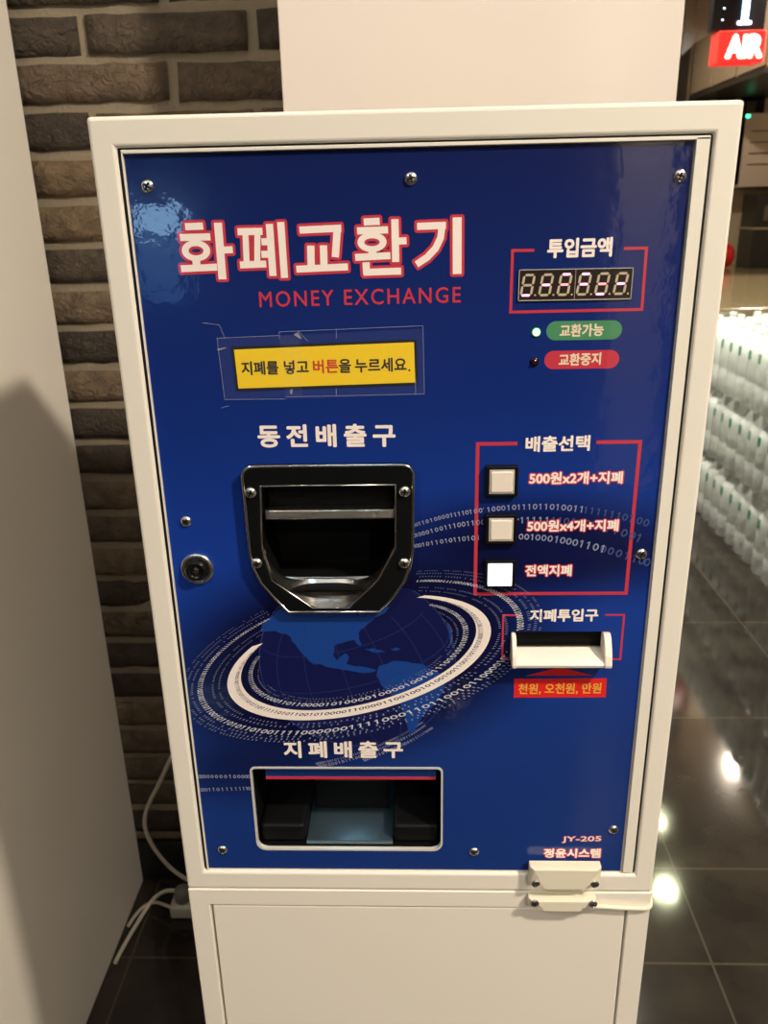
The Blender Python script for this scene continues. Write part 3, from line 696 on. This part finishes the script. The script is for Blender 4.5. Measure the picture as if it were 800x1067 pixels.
# --- coin tray
def arc(cx, cz, r, a0, a1, n=7): return [(cx+r*math.cos(a0+(a1-a0)*i/n), cz+r*math.sin(a0+(a1-a0)*i/n)) for i in range(n+1)]
def tray_outline(g=0):
    out = [(-119-g*.3, -426.5-g), (-33+g*.3, -426.5-g)]
    out += [(-20+g*.6, -411-g*.8), (-10+g*.8, -396-g*.5), (-4+g, -381-g*.2), (-1.2+g, -365)]
    out += arc(-10, -292, 10+g, 0, PI/2) + arc(-142.5, -292, 10+g, PI/2, PI)
    out += [(-151.5-g, -365), (-149-g, -381-g*.2), (-143-g*.8, -396-g*.5), (-132-g*.6, -411-g*.8)]
    return out
tray = plate('coin_tray', tray_outline(), [coin], -0.004, YP-0.0001, m_darkchrome, mc, bevel=0.0012)
# chrome rolled edge all round, slightly proud
def edge_strip(name, loop, y, wd, m, parent, rise):
    bm = bmesh.new(); n = len(loop); c = Vector((sum(p[0] for p in loop)/n, sum(p[1] for p in loop)/n)); R = []
    for i in range(n):
        p = Vector(loop[i]); a = (p-Vector(loop[i-1])).normalized(); b = (Vector(loop[(i+1) % n])-p).normalized(); t = (a+b).normalized(); nn = Vector((t.y, -t.x))
        rr = []
        for k in range(7):
            q = PI*k/6; pos = p + nn*math.cos(q)*wd; rr.append(bm.verts.new((pos.x/1000, y - math.sin(q)*rise, mz(pos.y))))
        R.append(rr)
    for i in range(n):
        for k in range(6): 
            f = bm.faces.new((R[i][k], R[i][k+1], R[(i+1) % n][k+1], R[(i+1) % n][k])); f.smooth = True
    bmesh.ops.recalc_face_normals(bm, faces=bm.faces)
    return obj(name, bm, m, parent)
edge_strip('chrome_rim', tray_outline(-0.6), -0.0036, 1.3, m_chrome, tray, 0.0011)
edge_strip('inner_rim', coin, -0.0036, 0.8, m_chrome, tray, 0.0009)
# cavity walls
def cavity(name, loop, y0, y1, m, parent, back=True):
    bm = bmesh.new(); n = len(loop)
    F_ = [bm.verts.new((x/1000, y0, mz(z))) for x, z in loop]; K = [bm.verts.new((x/1000, y1, mz(z))) for x, z in loop]
    for i in range(n): bm.faces.new((F_[i], F_[(i+1) % n], K[(i+1) % n], K[i]))
    if back: bm.faces.new(K)
    return obj(name, bm, m, parent)
upper = [(-139.5, -361), (-136.5, -300.5), (-16.5, -300.5), (-17.2, -361), (-34, -393), (-132.5, -393)]
cavity('cavity', [(-139.5, -361), (-136.5, -300.5), (-16.5, -300.5), (-17.2, -361), (-34, -404), (-132.5, -404)], -0.0028, 0.065, m_dark, tray)
bm = B((-0.1362, -0.0168, 0.002, 0.018, mz(-335), mz(-326.5)))
for v in bm.verts:
    if v.co.z > mz(-330) and v.co.y < 0.01: v.co.y += 0.0035
bar = obj('cross_bar', bm, mat('polished bar', (0.95, 0.93, 0.90), 0.2, 1.0, bump=(120, 0.3, 0.002)), tray, bevel=0.0016, seg=3)
flap = obj('flap', B((-0.1345, -0.0185, 0.018, 0.021, mz(-330), mz(-302))), m_bplastic, tray, bevel=0.0008)
# chrome bowl: from the back edge of the cavity floor down and out to the pointed front rim
bm = bmesh.new()
frontL = [(-139.3, -361), (-132.5, -393), (-96, -421.3)]; 
rim = [(-139.3, -361), (-136, -378), (-132.3, -393), (-115, -406), (-96, -421.2), (-87, -421.4), (-71, -421.4), (-62, -421.2), (-48, -407), (-34.2, -393), (-25.5, -377), (-17.4, -361)]
rows = []
NB = 8
for j in range(NB+1):
    t = j/NB; r_ = []
    for i, (x, z_) in enumerate(rim):
        u = i/(len(rim)-1)
        bx = -131 + 96*u; bzz = -399.0 - 2*math.sin(PI*u)      # back edge, deep inside
        by = 0.0165
        yy = -0.0032 + (by+0.0032)*t
        sag = math.sin(PI*min(1, t*1.0))*2.0*math.sin(PI*u)
        k = t
        r_.append(bm.verts.new(((x+(bx-x)*k)/1000, yy, mz(z_+(bzz-z_)*k - sag))))
    rows.append(r_)
for j in range(NB):
    for i in range(len(rim)-1): bm.faces.new((rows[j][i], rows[j][i+1], rows[j+1][i+1], rows[j+1][i])).smooth = True
bowl = obj('bowl', bm, mat('satin chrome', (0.95, 0.94, 0.92), 0.24, 1.0, bump=(40, 0.25, 0.004)), tray, smooth=True)
md = bowl.modifiers.new('s', 'SUBSURF'); md.levels = 2; md.render_levels = 2
tube('bowl_lip', [(-0.131, 0.0165, mz(-398.5)), (-0.110, 0.0165, mz(-400.0)), (-0.058, 0.0165, mz(-400.0)), (-0.036, 0.0165, mz(-398.5))], 0.0010, m_chrome, tray)
tube('side_bar', [(-0.1385, -0.003, mz(-361)), (-0.1365, -0.002, mz(-375)), (-0.1328, -0.001, mz(-393))], 0.0013, m_chrome, tray)
tube('side_bar', [(-0.0178, -0.003, mz(-361)), (-0.0245, -0.002, mz(-376)), (-0.0335, -0.001, mz(-393))], 0.0013, m_chrome, tray)
for x, z in ((-145.6, -306.5), (-8.3, -306.8), (-145.0, -375.0), (-9.7, -376.0)):
    obj('screw', screw_bm(x/1000, -0.004, mz(z), 0.0052, 0.003), m_screw, tray, mats=[m_screw, m_black])

# --- note outlet
nt = plate('note_outlet', rrect(-171.5, 27, -714, -606.8, 10.5, rt=5.5), [rrect(-169.6, 25.1, -712, -608.8, 9.5, rt=4.5)], YP-0.0008, 0.008, mat('aluminium trim', (0.80, 0.80, 0.78), 0.4, 0.3), mc)
cavity('cavity', [(-169.5, -711.9), (25, -711.9), (25, -609), (-169.5, -609)], 0.0075, 0.13, m_dark, nt)
cv = [obj('guide_block', B((x0/1000, x1/1000, 0.012, 0.125, mz(-711), mz(-688))), m_dark, nt, bevel=0.005, seg=3) for x0, x1 in ((-168.5, -119), (-26, 24))]
obj('tray_floor', B((-0.119, -0.026, 0.010, 0.125, mz(-711.5), mz(-708)), (-0.119, -0.026, 0.0095, 0.0125, mz(-711.5), mz(-706))), m_bluesteel, nt, bevel=0.0008)
obj('note_stop', B((-0.114, -0.031, 0.06, 0.064, mz(-706), mz(-668))), m_dark, nt, bevel=0.003, seg=3)
light('outlet_fill_light', 'AREA', (-0.0725, 0.06, mz(-634)), 0.0035, (0.62, 0.88, 1.0), 0.05, target=(-0.0725, 0.03, mz(-712)))  # added fill light to brighten the outlet floor, no lamp in the machine
fl = obj('sticker_strip', B((-0.157, 0.020, 0.012, 0.014, mz(-626), mz(-609.2))), m_land, nt)
obj('strip_edge', B((-0.157, 0.020, 0.0112, 0.0122, mz(-628), mz(-625))), m_red, fl)

# --- note slot
sl = obj('note_slot', B((0.0902, 0.1848, 0.011, 0.0145, mz(-481), mz(-452))), m_dark, mc)
bm = bmesh.new()
xl, xr = 94.0, 183.5
prof = [(0.011, -471.0), (0.004, -472.5), (-0.004, -474.6), (-0.0105, -476.8), (-0.0125, -478.8)]
thk = 3.4
top = [[bm.verts.new((x/1000, y, mz(z))) for x in (xl, xr)] for y, z in prof]
bot = [[bm.verts.new((x/1000, min(y+0.001, 0.011), mz(z-thk))) for x in (xl, xr)] for y, z in prof]
for a, b in zip(top, top[1:]): bm.faces.new((a[0], b[0], b[1], a[1])).smooth = True
for a, b in zip(bot, bot[1:]): bm.faces.new((a[1], b[1], b[0], a[0]))
bm.faces.new((top[-1][0], bot[-1][0], bot[-1][1], top[-1][1]))
for s in (0, 1):
    for i in range(len(prof)-1):
        q = (top[i][s], bot[i][s], bot[i+1][s], top[i+1][s]); bm.faces.new(q if s == 0 else q[::-1])
obj('slot_lip', bm, m_slot, sl, bevel=0.0006)
def cheek(x0, x1):
    bm = bmesh.new()
    pr = [(0.0105, -452.5), (0.001, -452.8), (-0.003, -455.5), (-0.0075, -462), (-0.0115, -470), (-0.0135, -478.5), (-0.0130, -482), (0.0105, -482)]
    a = [bm.verts.new((x0/1000, y, mz(z))) for y, z in pr]; b = [bm.verts.new((x1/1000, y, mz(z))) for y, z in pr]
    bm.faces.new(a); bm.faces.new(b[::-1])
    for i in range(len(pr)): k = (i+1) % len(pr); bm.faces.new((a[k], a[i], b[i], b[k]))
    bmesh.ops.recalc_face_normals(bm, faces=bm.faces)
    return bm
obj('slot_cheek', cheek(91.0, 95.5), m_slot, sl, bevel=0.0012, seg=3); obj('slot_cheek', cheek(177.5, 184.6), m_slot, sl, bevel=0.0012, seg=3)
obj('slot_roller', B((0.0955, 0.1775, 0.009, 0.0115, mz(-470), mz(-468.5))), m_bplastic, sl)

# --- alarm contacts
def contact(nm, parent, x0, x1, zt, zb, inset, y0, up):
    """chamfered plastic block: wide at the top, narrower front face below"""
    bm = bmesh.new()
    o = [(x0, zt), (x1, zt), (x1, zb+5.5), (x1-inset, zb), (x0+inset, zb), (x0, zb+5.5)]
    yb = -0.0002
    A = [bm.verts.new((x/1000, yb, mz(z))) for x, z in o]
    mid = [bm.verts.new((x/1000, y0+0.004, mz(z))) for x, z in o]
    fr = [(x0+4, zt-1.0), (x1-4, zt-1.0), (x1-inset+1, zb+8.5), (x1-inset-2, zb+3), (x0+inset+2, zb+3), (x0+inset-1, zb+8.5)]
    Fq = [bm.verts.new((x/1000, y0, mz(z))) for x, z in fr]
    for P_, Q_ in ((A, mid), (mid, Fq)):
        for i in range(6): k = (i+1) % 6; bm.faces.new((P_[i], P_[k], Q_[k], Q_[i]))
    bm.faces.new(Fq); bm.faces.new(A[::-1])
    bmesh.ops.recalc_face_normals(bm, faces=bm.faces)
    return obj(nm, bm, m_sens, parent, bevel=0.0007)
cu = contact('door_contact', mc, 118.0, 192.5, -722.0, -752.0, 15, -0.013, 1)
cl = contact('door_contact', base, 118.5, 190.0, -765.5, -783.0, 15, -0.012, 0)
for par, zz in ((cu, -741.5), (cl, -768.2)):
    for x in (124.5, 186.0):
        obj('screw', screw_bm(x/1000, -0.0128, mz(zz), 0.0046, 0.0014), m_screw, par, mats=[m_screw, m_black])
cb = tube('sensor_cable', [(0.150, -0.0030, mz(-778)), (0.172, -0.0032, mz(-779.5)), (0.21, -0.0032, mz(-782.5)), (0.245, -0.0034, mz(-784)), (0.2545, -0.0022, mz(-783)), (0.2545, 0.05, mz(-781)), (0.2545, 0.26, mz(-776))], 0.0026, m_sens, base)

# ------------------------------------------------------------------ taped yellow notice
sg = empty('paper_notice', (-0.0747, YP-0.0005, mz(-216)), 'yellow paper notice with black border taped to the blue front under the title', 'sign')
q = [(-153.6, -178.6), (3.2, -174.7), (4.0, -213.1), (-152.4, -216.4)]
flat('paper', [q], m_black, sg, y=YP-0.0006)
flat('yellow_field', [[(-151.4, -180.9), (1.0, -177.0), (1.8, -211.1), (-150.3, -214.2)]], m_yellow, sg, y=YP-0.0007)
def ypos(f): return -196.9 + 1.4*f
L0, L1 = -146.4, -2.1
def seg(s, a, b, m):
    fa, fb = (a-110)/612, (b-110)/612
    text('notice_lettering', s, L0+(L1-L0)*fa, L0+(L1-L0)*fb, ypos(fa), ypos(fb), 11.9, m, sg, y=YP-0.0008, bold=0.32)
seg('지폐를', 110, 245, m_ytext); seg('넣고', 265, 355, m_ytext); seg('버튼', 370, 462, m_yred); seg('을', 464, 508, m_ytext); seg('누르세요', 522, 708, m_ytext)
flat('full_stop', [disc(-3.2, -200.6, 0.9, 12)], m_ytext, sg, y=YP-0.0008)
tp = [[(-165, -171), (-95, -169), (-95, -222), (-163, -224)], [(-112, -170), (8, -166), (9, -222), (-110, -224)]]
flat('clear_tape', tp, m_tape, sg, y=YP-0.0010)
edges = []
for a, b in (((-165, -171), (-112, -169.6)), ((-165, -171), (-163, -223.5)), ((-163, -223.5), (-110, -223.8)), ((-112, -166.6), (8.5, -163.5)), ((-112, -166.6), (-112, -173)), ((8.5, -163.5), (9.5, -221)), ((-110, -222), (9.5, -221)), ((-64, -165), (-64, -173)), ((-66, -215), (-66, -222)), ((-176, -158), (-162, -160)), ((-162, -160), (-158, -172)), ((-96, -166), (-88, -175)), ((2, -205), (2, -222)), ((-167, -231), (-160, -229))): edges += stroke([a, b], 0.45)
edges += [[(-106, -216), (-103.5, -215), (-104, -220), (-106, -219)], [(-100, -169), (-96, -167), (-93, -173), (-96, -172)], [(-166, -180), (-158, -178.5), (-158, -179.5), (-165, -181.5)]]
flat('tape_edge', edges, m_tapeedge, sg, y=YP-0.0011)

# ------------------------------------------------------------------ power strip and cables behind, on the left
ps = empty('power_strip', (-0.42, 0.66, 0), 'off white power strip lying on the dark floor behind the machine', 'power strip')
bm = bmesh.new(); box(bm, -0.525, -0.27, 0.632, 0.682, 0.0, 0.032)
obj('strip_body', bm, m_strip, ps, bevel=0.006, seg=3)
for k in range(3): obj('socket', lathe(bmesh.new(), [(0.019, 0.0), (0.019, 0.0015), (0.015, 0.0015), (0.014, 0.0004)], 20, 'Z', (-0.435+k*0.06, 0.657, 0.0318)), m_plug, ps)
pg = empty('plug', (-0.500, 0.657, 0.032), 'grey angled plug sitting in the near end of the power strip', 'plug')
obj('plug_body', lathe(bmesh.new(), [(0.017, 0.0), (0.018, 0.012), (0.016, 0.026), (0.010, 0.030)], 20, 'Z', (-0.500, 0.657, 0.0322)), m_plug, pg, smooth=True)
tube('plug_cable', [(-0.508, 0.657, 0.050), (-0.530, 0.662, 0.056), (-0.565, 0.666, 0.03), (-0.583, 0.655, 0.006), (-0.592, 0.61, 0.0045), (-0.6015, 0.56, 0.0045), (-0.6045, 0.52, 0.0045)], 0.0042, m_cable, pg)
hc = tube('power_cable', [(-0.30, 0.695, 0.62), (-0.42, 0.695, 0.49), (-0.492, 0.695, 0.388), (-0.527, 0.697, 0.305), (-0.582, 0.70, 0.215), (-0.576, 0.70, 0.150), (-0.545, 0.70, 0.085), (-0.515, 0.70, 0.050), (-0.47, 0.696, 0.024), (-0.43, 0.688, 0.018)], 0.0042, m_cable)
tag(hc, 'pale cable hanging in a curve along the brick wall down to the power strip', 'cable')
sc = tube('power_cable', [(-0.525, 0.650, 0.014), (-0.545, 0.662, 0.010), (-0.565, 0.675, 0.0045), (-0.585, 0.672, 0.0045), (-0.600, 0.650, 0.0045), (-0.6075, 0.61, 0.0045)], 0.0035, m_cable)
tag(sc, 'thin pale cable leaving the end of the power strip along the floor', 'cable')

# ------------------------------------------------------------------ packs of water bottles on the right
m_pet = mat('clear bottle plastic', (0.97, 1.0, 0.97), 0.14, trans=0.42, ior=1.2, spec=0.7, bump=(30, 0.25, 0.004))
m_bcap = mat('bottle cap', (0.90, 0.95, 0.90), 0.3, trans=0.3); m_blab = mat('green print', (0.01, 0.22, 0.13), 0.5)
m_film = mat('shrink film', (0.95, 0.97, 0.95), 0.10, alpha=0.22, bump=(14, 0.5, 0.02))
def pack(loc):
    t = empty('water_bottle_pack', loc, 'pack', 'bottle pack'); X, Y, Z = loc
    prof = [(0.030, 0.004), (0.043, 0.0), (0.0478, 0.010), (0.0478, 0.09), (0.0462, 0.097), (0.0462, 0.106), (0.0478, 0.113), (0.0478, 0.20), (0.043, 0.232), (0.030, 0.260), (0.0165, 0.278), (0.0145, 0.285)]
    first = None
    for i in range(2):
        for j in range(3):
            cx, cy = X - 0.049 + i*0.098, Y - 0.098 + j*0.098
            if first is None:
                first = obj('bottle', lathe(bmesh.new(), prof, 18, 'Z', (cx, cy, Z)), m_pet, t, smooth=True)
                cp = obj('bottle_cap', lathe(bmesh.new(), [(0.0155, 0.284), (0.0155, 0.301), (0.0145, 0.303)], 16, 'Z', (cx, cy, Z)), m_bcap, first)
                lb = obj('bottle_print', lathe(bmesh.new(), [(0.0484, 0.19), (0.0484, 0.212), (0.0470, 0.227)], 6, 'Z', (cx, cy, Z), a0=PI-0.38, a1=PI+0.30), m_blab, first)
            else:
                b = first.copy(); COL.objects.link(b); b.parent = t; b.location = Vector((cx, cy, WL[first].z)) - Vector(loc) + Vector((WL[first].x - (X-0.049), WL[first].y - (Y-0.098), 0))
                for ch in (cp, lb):
                    if ch is lb and i == 1: continue
                    d_ = ch.copy(); COL.objects.link(d_); d_.parent = b
    bm = bmesh.new(); n = 40; prev = None; rings = []
    for h_, s in ((0.0, 1.0), (0.02, 1.012), (0.2, 1.008), (0.235, 0.985), (0.29, 0.80), (0.304, 0.70)):
        ring = []
        for k in range(n):
            a = 2*PI*k/n; px = math.copysign(abs(math.cos(a))**0.35, math.cos(a))*0.0985*s; py = math.copysign(abs(math.sin(a))**0.35, math.sin(a))*0.1475*s
            ring.append(bm.verts.new((X+px, Y+py, Z+0.001+h_*0.995)))
        rings.append(ring)
    for A, C in zip(rings, rings[1:]):
        for k in range(n): bm.faces.new((A[k], A[(k+1) % n], C[(k+1) % n], C[k])).smooth = True
    obj('shrink_film', bm, m_film, t)
    return t
proto = None
LAY = ['bottom', 'middle', 'top']; ORD = ['nearest', 'second nearest', 'third', 'fourth', 'farthest']
for row_ in range(2):
    for ci in range(5):
        for li in range(3):
            loc = (1.452 + row_*0.208, 1.98 + ci*0.303, li*0.306)
            if proto is None: proto = pack(loc); o = proto
            else: o = copy_tree(proto); o.location = (loc[0]+random.uniform(-.004, .0), loc[1]+random.uniform(-.002, .002), loc[2]); o.rotation_euler[2] = random.uniform(-.012, .012)
            o['group'] = 'shrink wrapped packs of water bottles'
            o['label'] = 'water bottle pack, %s layer, %s from the near end, %s row' % (LAY[li], ORD[ci], 'aisle side' if row_ == 0 else 'rear')

# ------------------------------------------------------------------ far counter and what stands on it
ct = empty('counter', (2.2, 4.85, 0), 'long brown counter with a glossy top beyond the bottle packs', 'counter')
obj('counter_top', B((1.45, 3.2, 3.55, 6.64, 0.865, 0.90)), m_counter, ct, bevel=0.004)
obj('counter_body', B((1.50, 3.15, 3.62, 6.62, 0.0, 0.865)), m_front, ct, bevel=0.003)
struct('trim_1', B((1.9, 3.2, 6.66, 6.69, 0.90, 1.48)), mat('pale splashback', (0.62, 0.50, 0.33), 0.4))
bx = empty('storage_box', (2.78, 6.3, 0.90), 'tall black box with a small label standing on the counter', 'box')
obj('box_body', B((2.64, 3.04, 6.13, 6.43, 0.9005, 1.45)), m_dkpanel, bx, bevel=0.01)
obj('box_lid', B((2.635, 3.045, 6.125, 6.435, 1.185, 1.20)), m_beige, bx, bevel=0.002)
obj('box_label', B((2.70, 2.80, 6.122, 6.13, 1.25, 1.36)), mat('dull label', (0.12, 0.08, 0.06), 0.5), bx)
rb = obj('red_ball', lathe(bmesh.new(), [(0.0001, 0.0), (0.04, 0.012), (0.062, 0.05), (0.068, 0.085), (0.062, 0.13), (0.045, 0.165), (0.0001, 0.185)], 24, 'Z', (2.475, 6.20, 0.90)), mat('red gloss', (0.65, 0.015, 0.012), 0.2, coat=0.5), smooth=True)
tag(rb, 'glossy red rounded pot beside the black box on the counter', 'pot')
pn = empty('paper_notice', (2.82, 6.46, 1.50), 'cream paper sheet with printed lines fixed to the shelf rack above the counter', 'paper')
obj('sheet', B((2.60, 3.05, 6.455, 6.46, 1.50, 2.03)), m_paper, pn)
obj('printed_lines', B(*[(2.65, 2.98, 6.451, 6.4555, 1.90-k*0.08, 1.907-k*0.08) for k in range(4)]), m_dkpanel, pn)
# wall cabinets running along the right
wc = empty('wall_cabinet', (2.5, 5.7, 2.18), 'row of beige cabinets hanging under the ceiling on the far right', 'cabinet')
obj('cabinet_body', B((2.22, 2.9, 5.15, 6.69, 2.18, 2.56)), m_beige, wc, bevel=0.004)
for k in range(3): obj('cabinet_door', B((2.206, 2.22, 5.17+k*0.5, 5.64+k*0.5, 2.19, 2.55)), m_beige, wc, bevel=0.003)
obj('cabinet_underside', B((2.205, 2.9, 5.15, 6.69, 2.145, 2.178)), m_dkpanel, wc)
sh = empty('shelf_rack', (2.55, 6.5, 1.49), 'dark shelf rack with pale uprights behind the counter', 'shelf')
obj('rack_back', B((2.22, 3.3, 6.66, 6.69, 1.52, 2.14)), m_dkpanel, sh)
for x in (2.335, 2.53, 2.75): obj('upright', B((x, x+0.04, 6.50, 6.655, 1.52, 2.14)), m_beige, sh, bevel=0.003)
obj('shelf_board', B((2.22, 3.3, 6.48, 6.655, 1.49, 1.52)), m_beige, sh, bevel=0.002)
rt = empty('network_box', (2.62, 6.52, 1.96), 'small dark device with a green light on the rack', 'device')
obj('device_body', B((2.585, 2.665, 6.46, 6.499, 1.98, 2.12)), m_dkpanel, rt, bevel=0.004)
obj('status_light', B((2.60, 2.625, 6.452, 6.459, 2.0, 2.02)), mat('green led', (0, 1, .3), emis=(0.05, 1.0, 0.45), es=1.5), rt)
# brown door with a dark slot
dr = tag(obj('door_1', B((1.72, 2.20, 6.64, 6.70, 0.0, 2.86), (1.76, 1.80, 6.62, 6.64, 0.0, 2.86), (2.10, 2.16, 6.62, 6.64, 0.0, 2.86)), mat('brown door', (0.22, 0.17, 0.125), 0.5), bevel=0.003), kind='structure')
tag(obj('window_1', B((2.095, 2.16, 6.605, 6.62, 1.9, 2.62)), m_dkpanel), kind='structure')
# hanging signs
sgn = empty('hanging_sign', (1.97, 5.03, 2.36), 'black sign with a glowing white 1, hanging above the red box sign', 'sign')
obj('sign_panel', B((1.80, 2.115, 5.0, 5.06, 2.352, 2.75)), mat('sign black', (0.012, 0.014, 0.02), 0.3), sgn, bevel=0.004)
def wtext(name, s, xl, xr, zb, zt, y, m, parent, bold):
    vs, fs = glyphs(s); bm = bmesh.new()
    for i in range(9):
        dx, dz = (0, 0) if i == 8 else (bold*math.cos(i*PI/4), bold*math.sin(i*PI/4))
        vv = [bm.verts.new((xl+u*(xr-xl)+dx, y-i*0.00005, zb+(v+.5)*(zt-zb)+dz)) for u, v in vs]
        for f in fs: bm.faces.new([vv[k] for k in f])
    return obj(name, bm, m, parent)
m_one = mat('white tube light', (1, 1, 1), emis=(0.62, 0.82, 1.0), es=1.3)
obj('numeral', B((1.972, 2.008, 4.985, 4.998, 2.392, 2.60), (1.950, 2.030, 4.985, 4.998, 2.385, 2.402), (1.950, 1.975, 4.985, 4.998, 2.55, 2.572)), m_one, sgn, bevel=0.003)
for k, (x, z) in enumerate(((1.862, 2.47), (1.858, 2.41), (1.866, 2.56))):
    obj('light_dot', B((x, x+0.006, 4.992, 4.999, z, z+0.006)), m_one, sgn)
hg = obj('hanger_rod', B((1.95, 1.965, 5.02, 5.035, 2.75, CEIL)), m_steel, sgn)
ar = empty('lit_sign_box', (1.97, 5.0, 2.17), 'glowing red box sign with white letters hanging below the black sign', 'sign')
m_redl = mat('lit red plastic', (0.9, 0.05, 0.03), 0.3, emis=(1.0, 0.03, 0.035), es=0.2)
obj('sign_box', B((1.832, 2.105, 4.93, 5.08, 2.175, 2.345)), m_redl, ar, bevel=0.006)
wtext('sign_letters', 'AIR', 1.885, 2.085, 2.205, 2.315, 4.928, mat('lit white letters', (1, 1, 1), emis=(1.0, 0.80, 0.66), es=1.2), ar, 0.009)

# ------------------------------------------------------------------ unseen glowing stand, added behind the viewer to reflect in the glossy front
lb = empty('reflection_glow_stand', (-1.23, -3.55, 0), 'unseen stand with blue glow panels, added for the reflection in the blue front', 'display')
obj('stand_body', B((-1.40, -1.05, -3.62, -3.55, 0.0, 1.52)), m_dkpanel, lb, bevel=0.006)
obj('lit_panel', B((-1.36, -1.13, -3.549, -3.541, 1.31, 1.44)), mat('blue glow for reflection', (.5, .7, 1), emis=(0.36, 0.66, 1.0), es=3.4), lb)
obj('lower_panel', B((-1.36, -1.13, -3.549, -3.541, 0.99, 1.305)), mat('dim blue glow for reflection', (.2, .35, .7), emis=(0.10, 0.28, 0.62), es=0.9), lb)
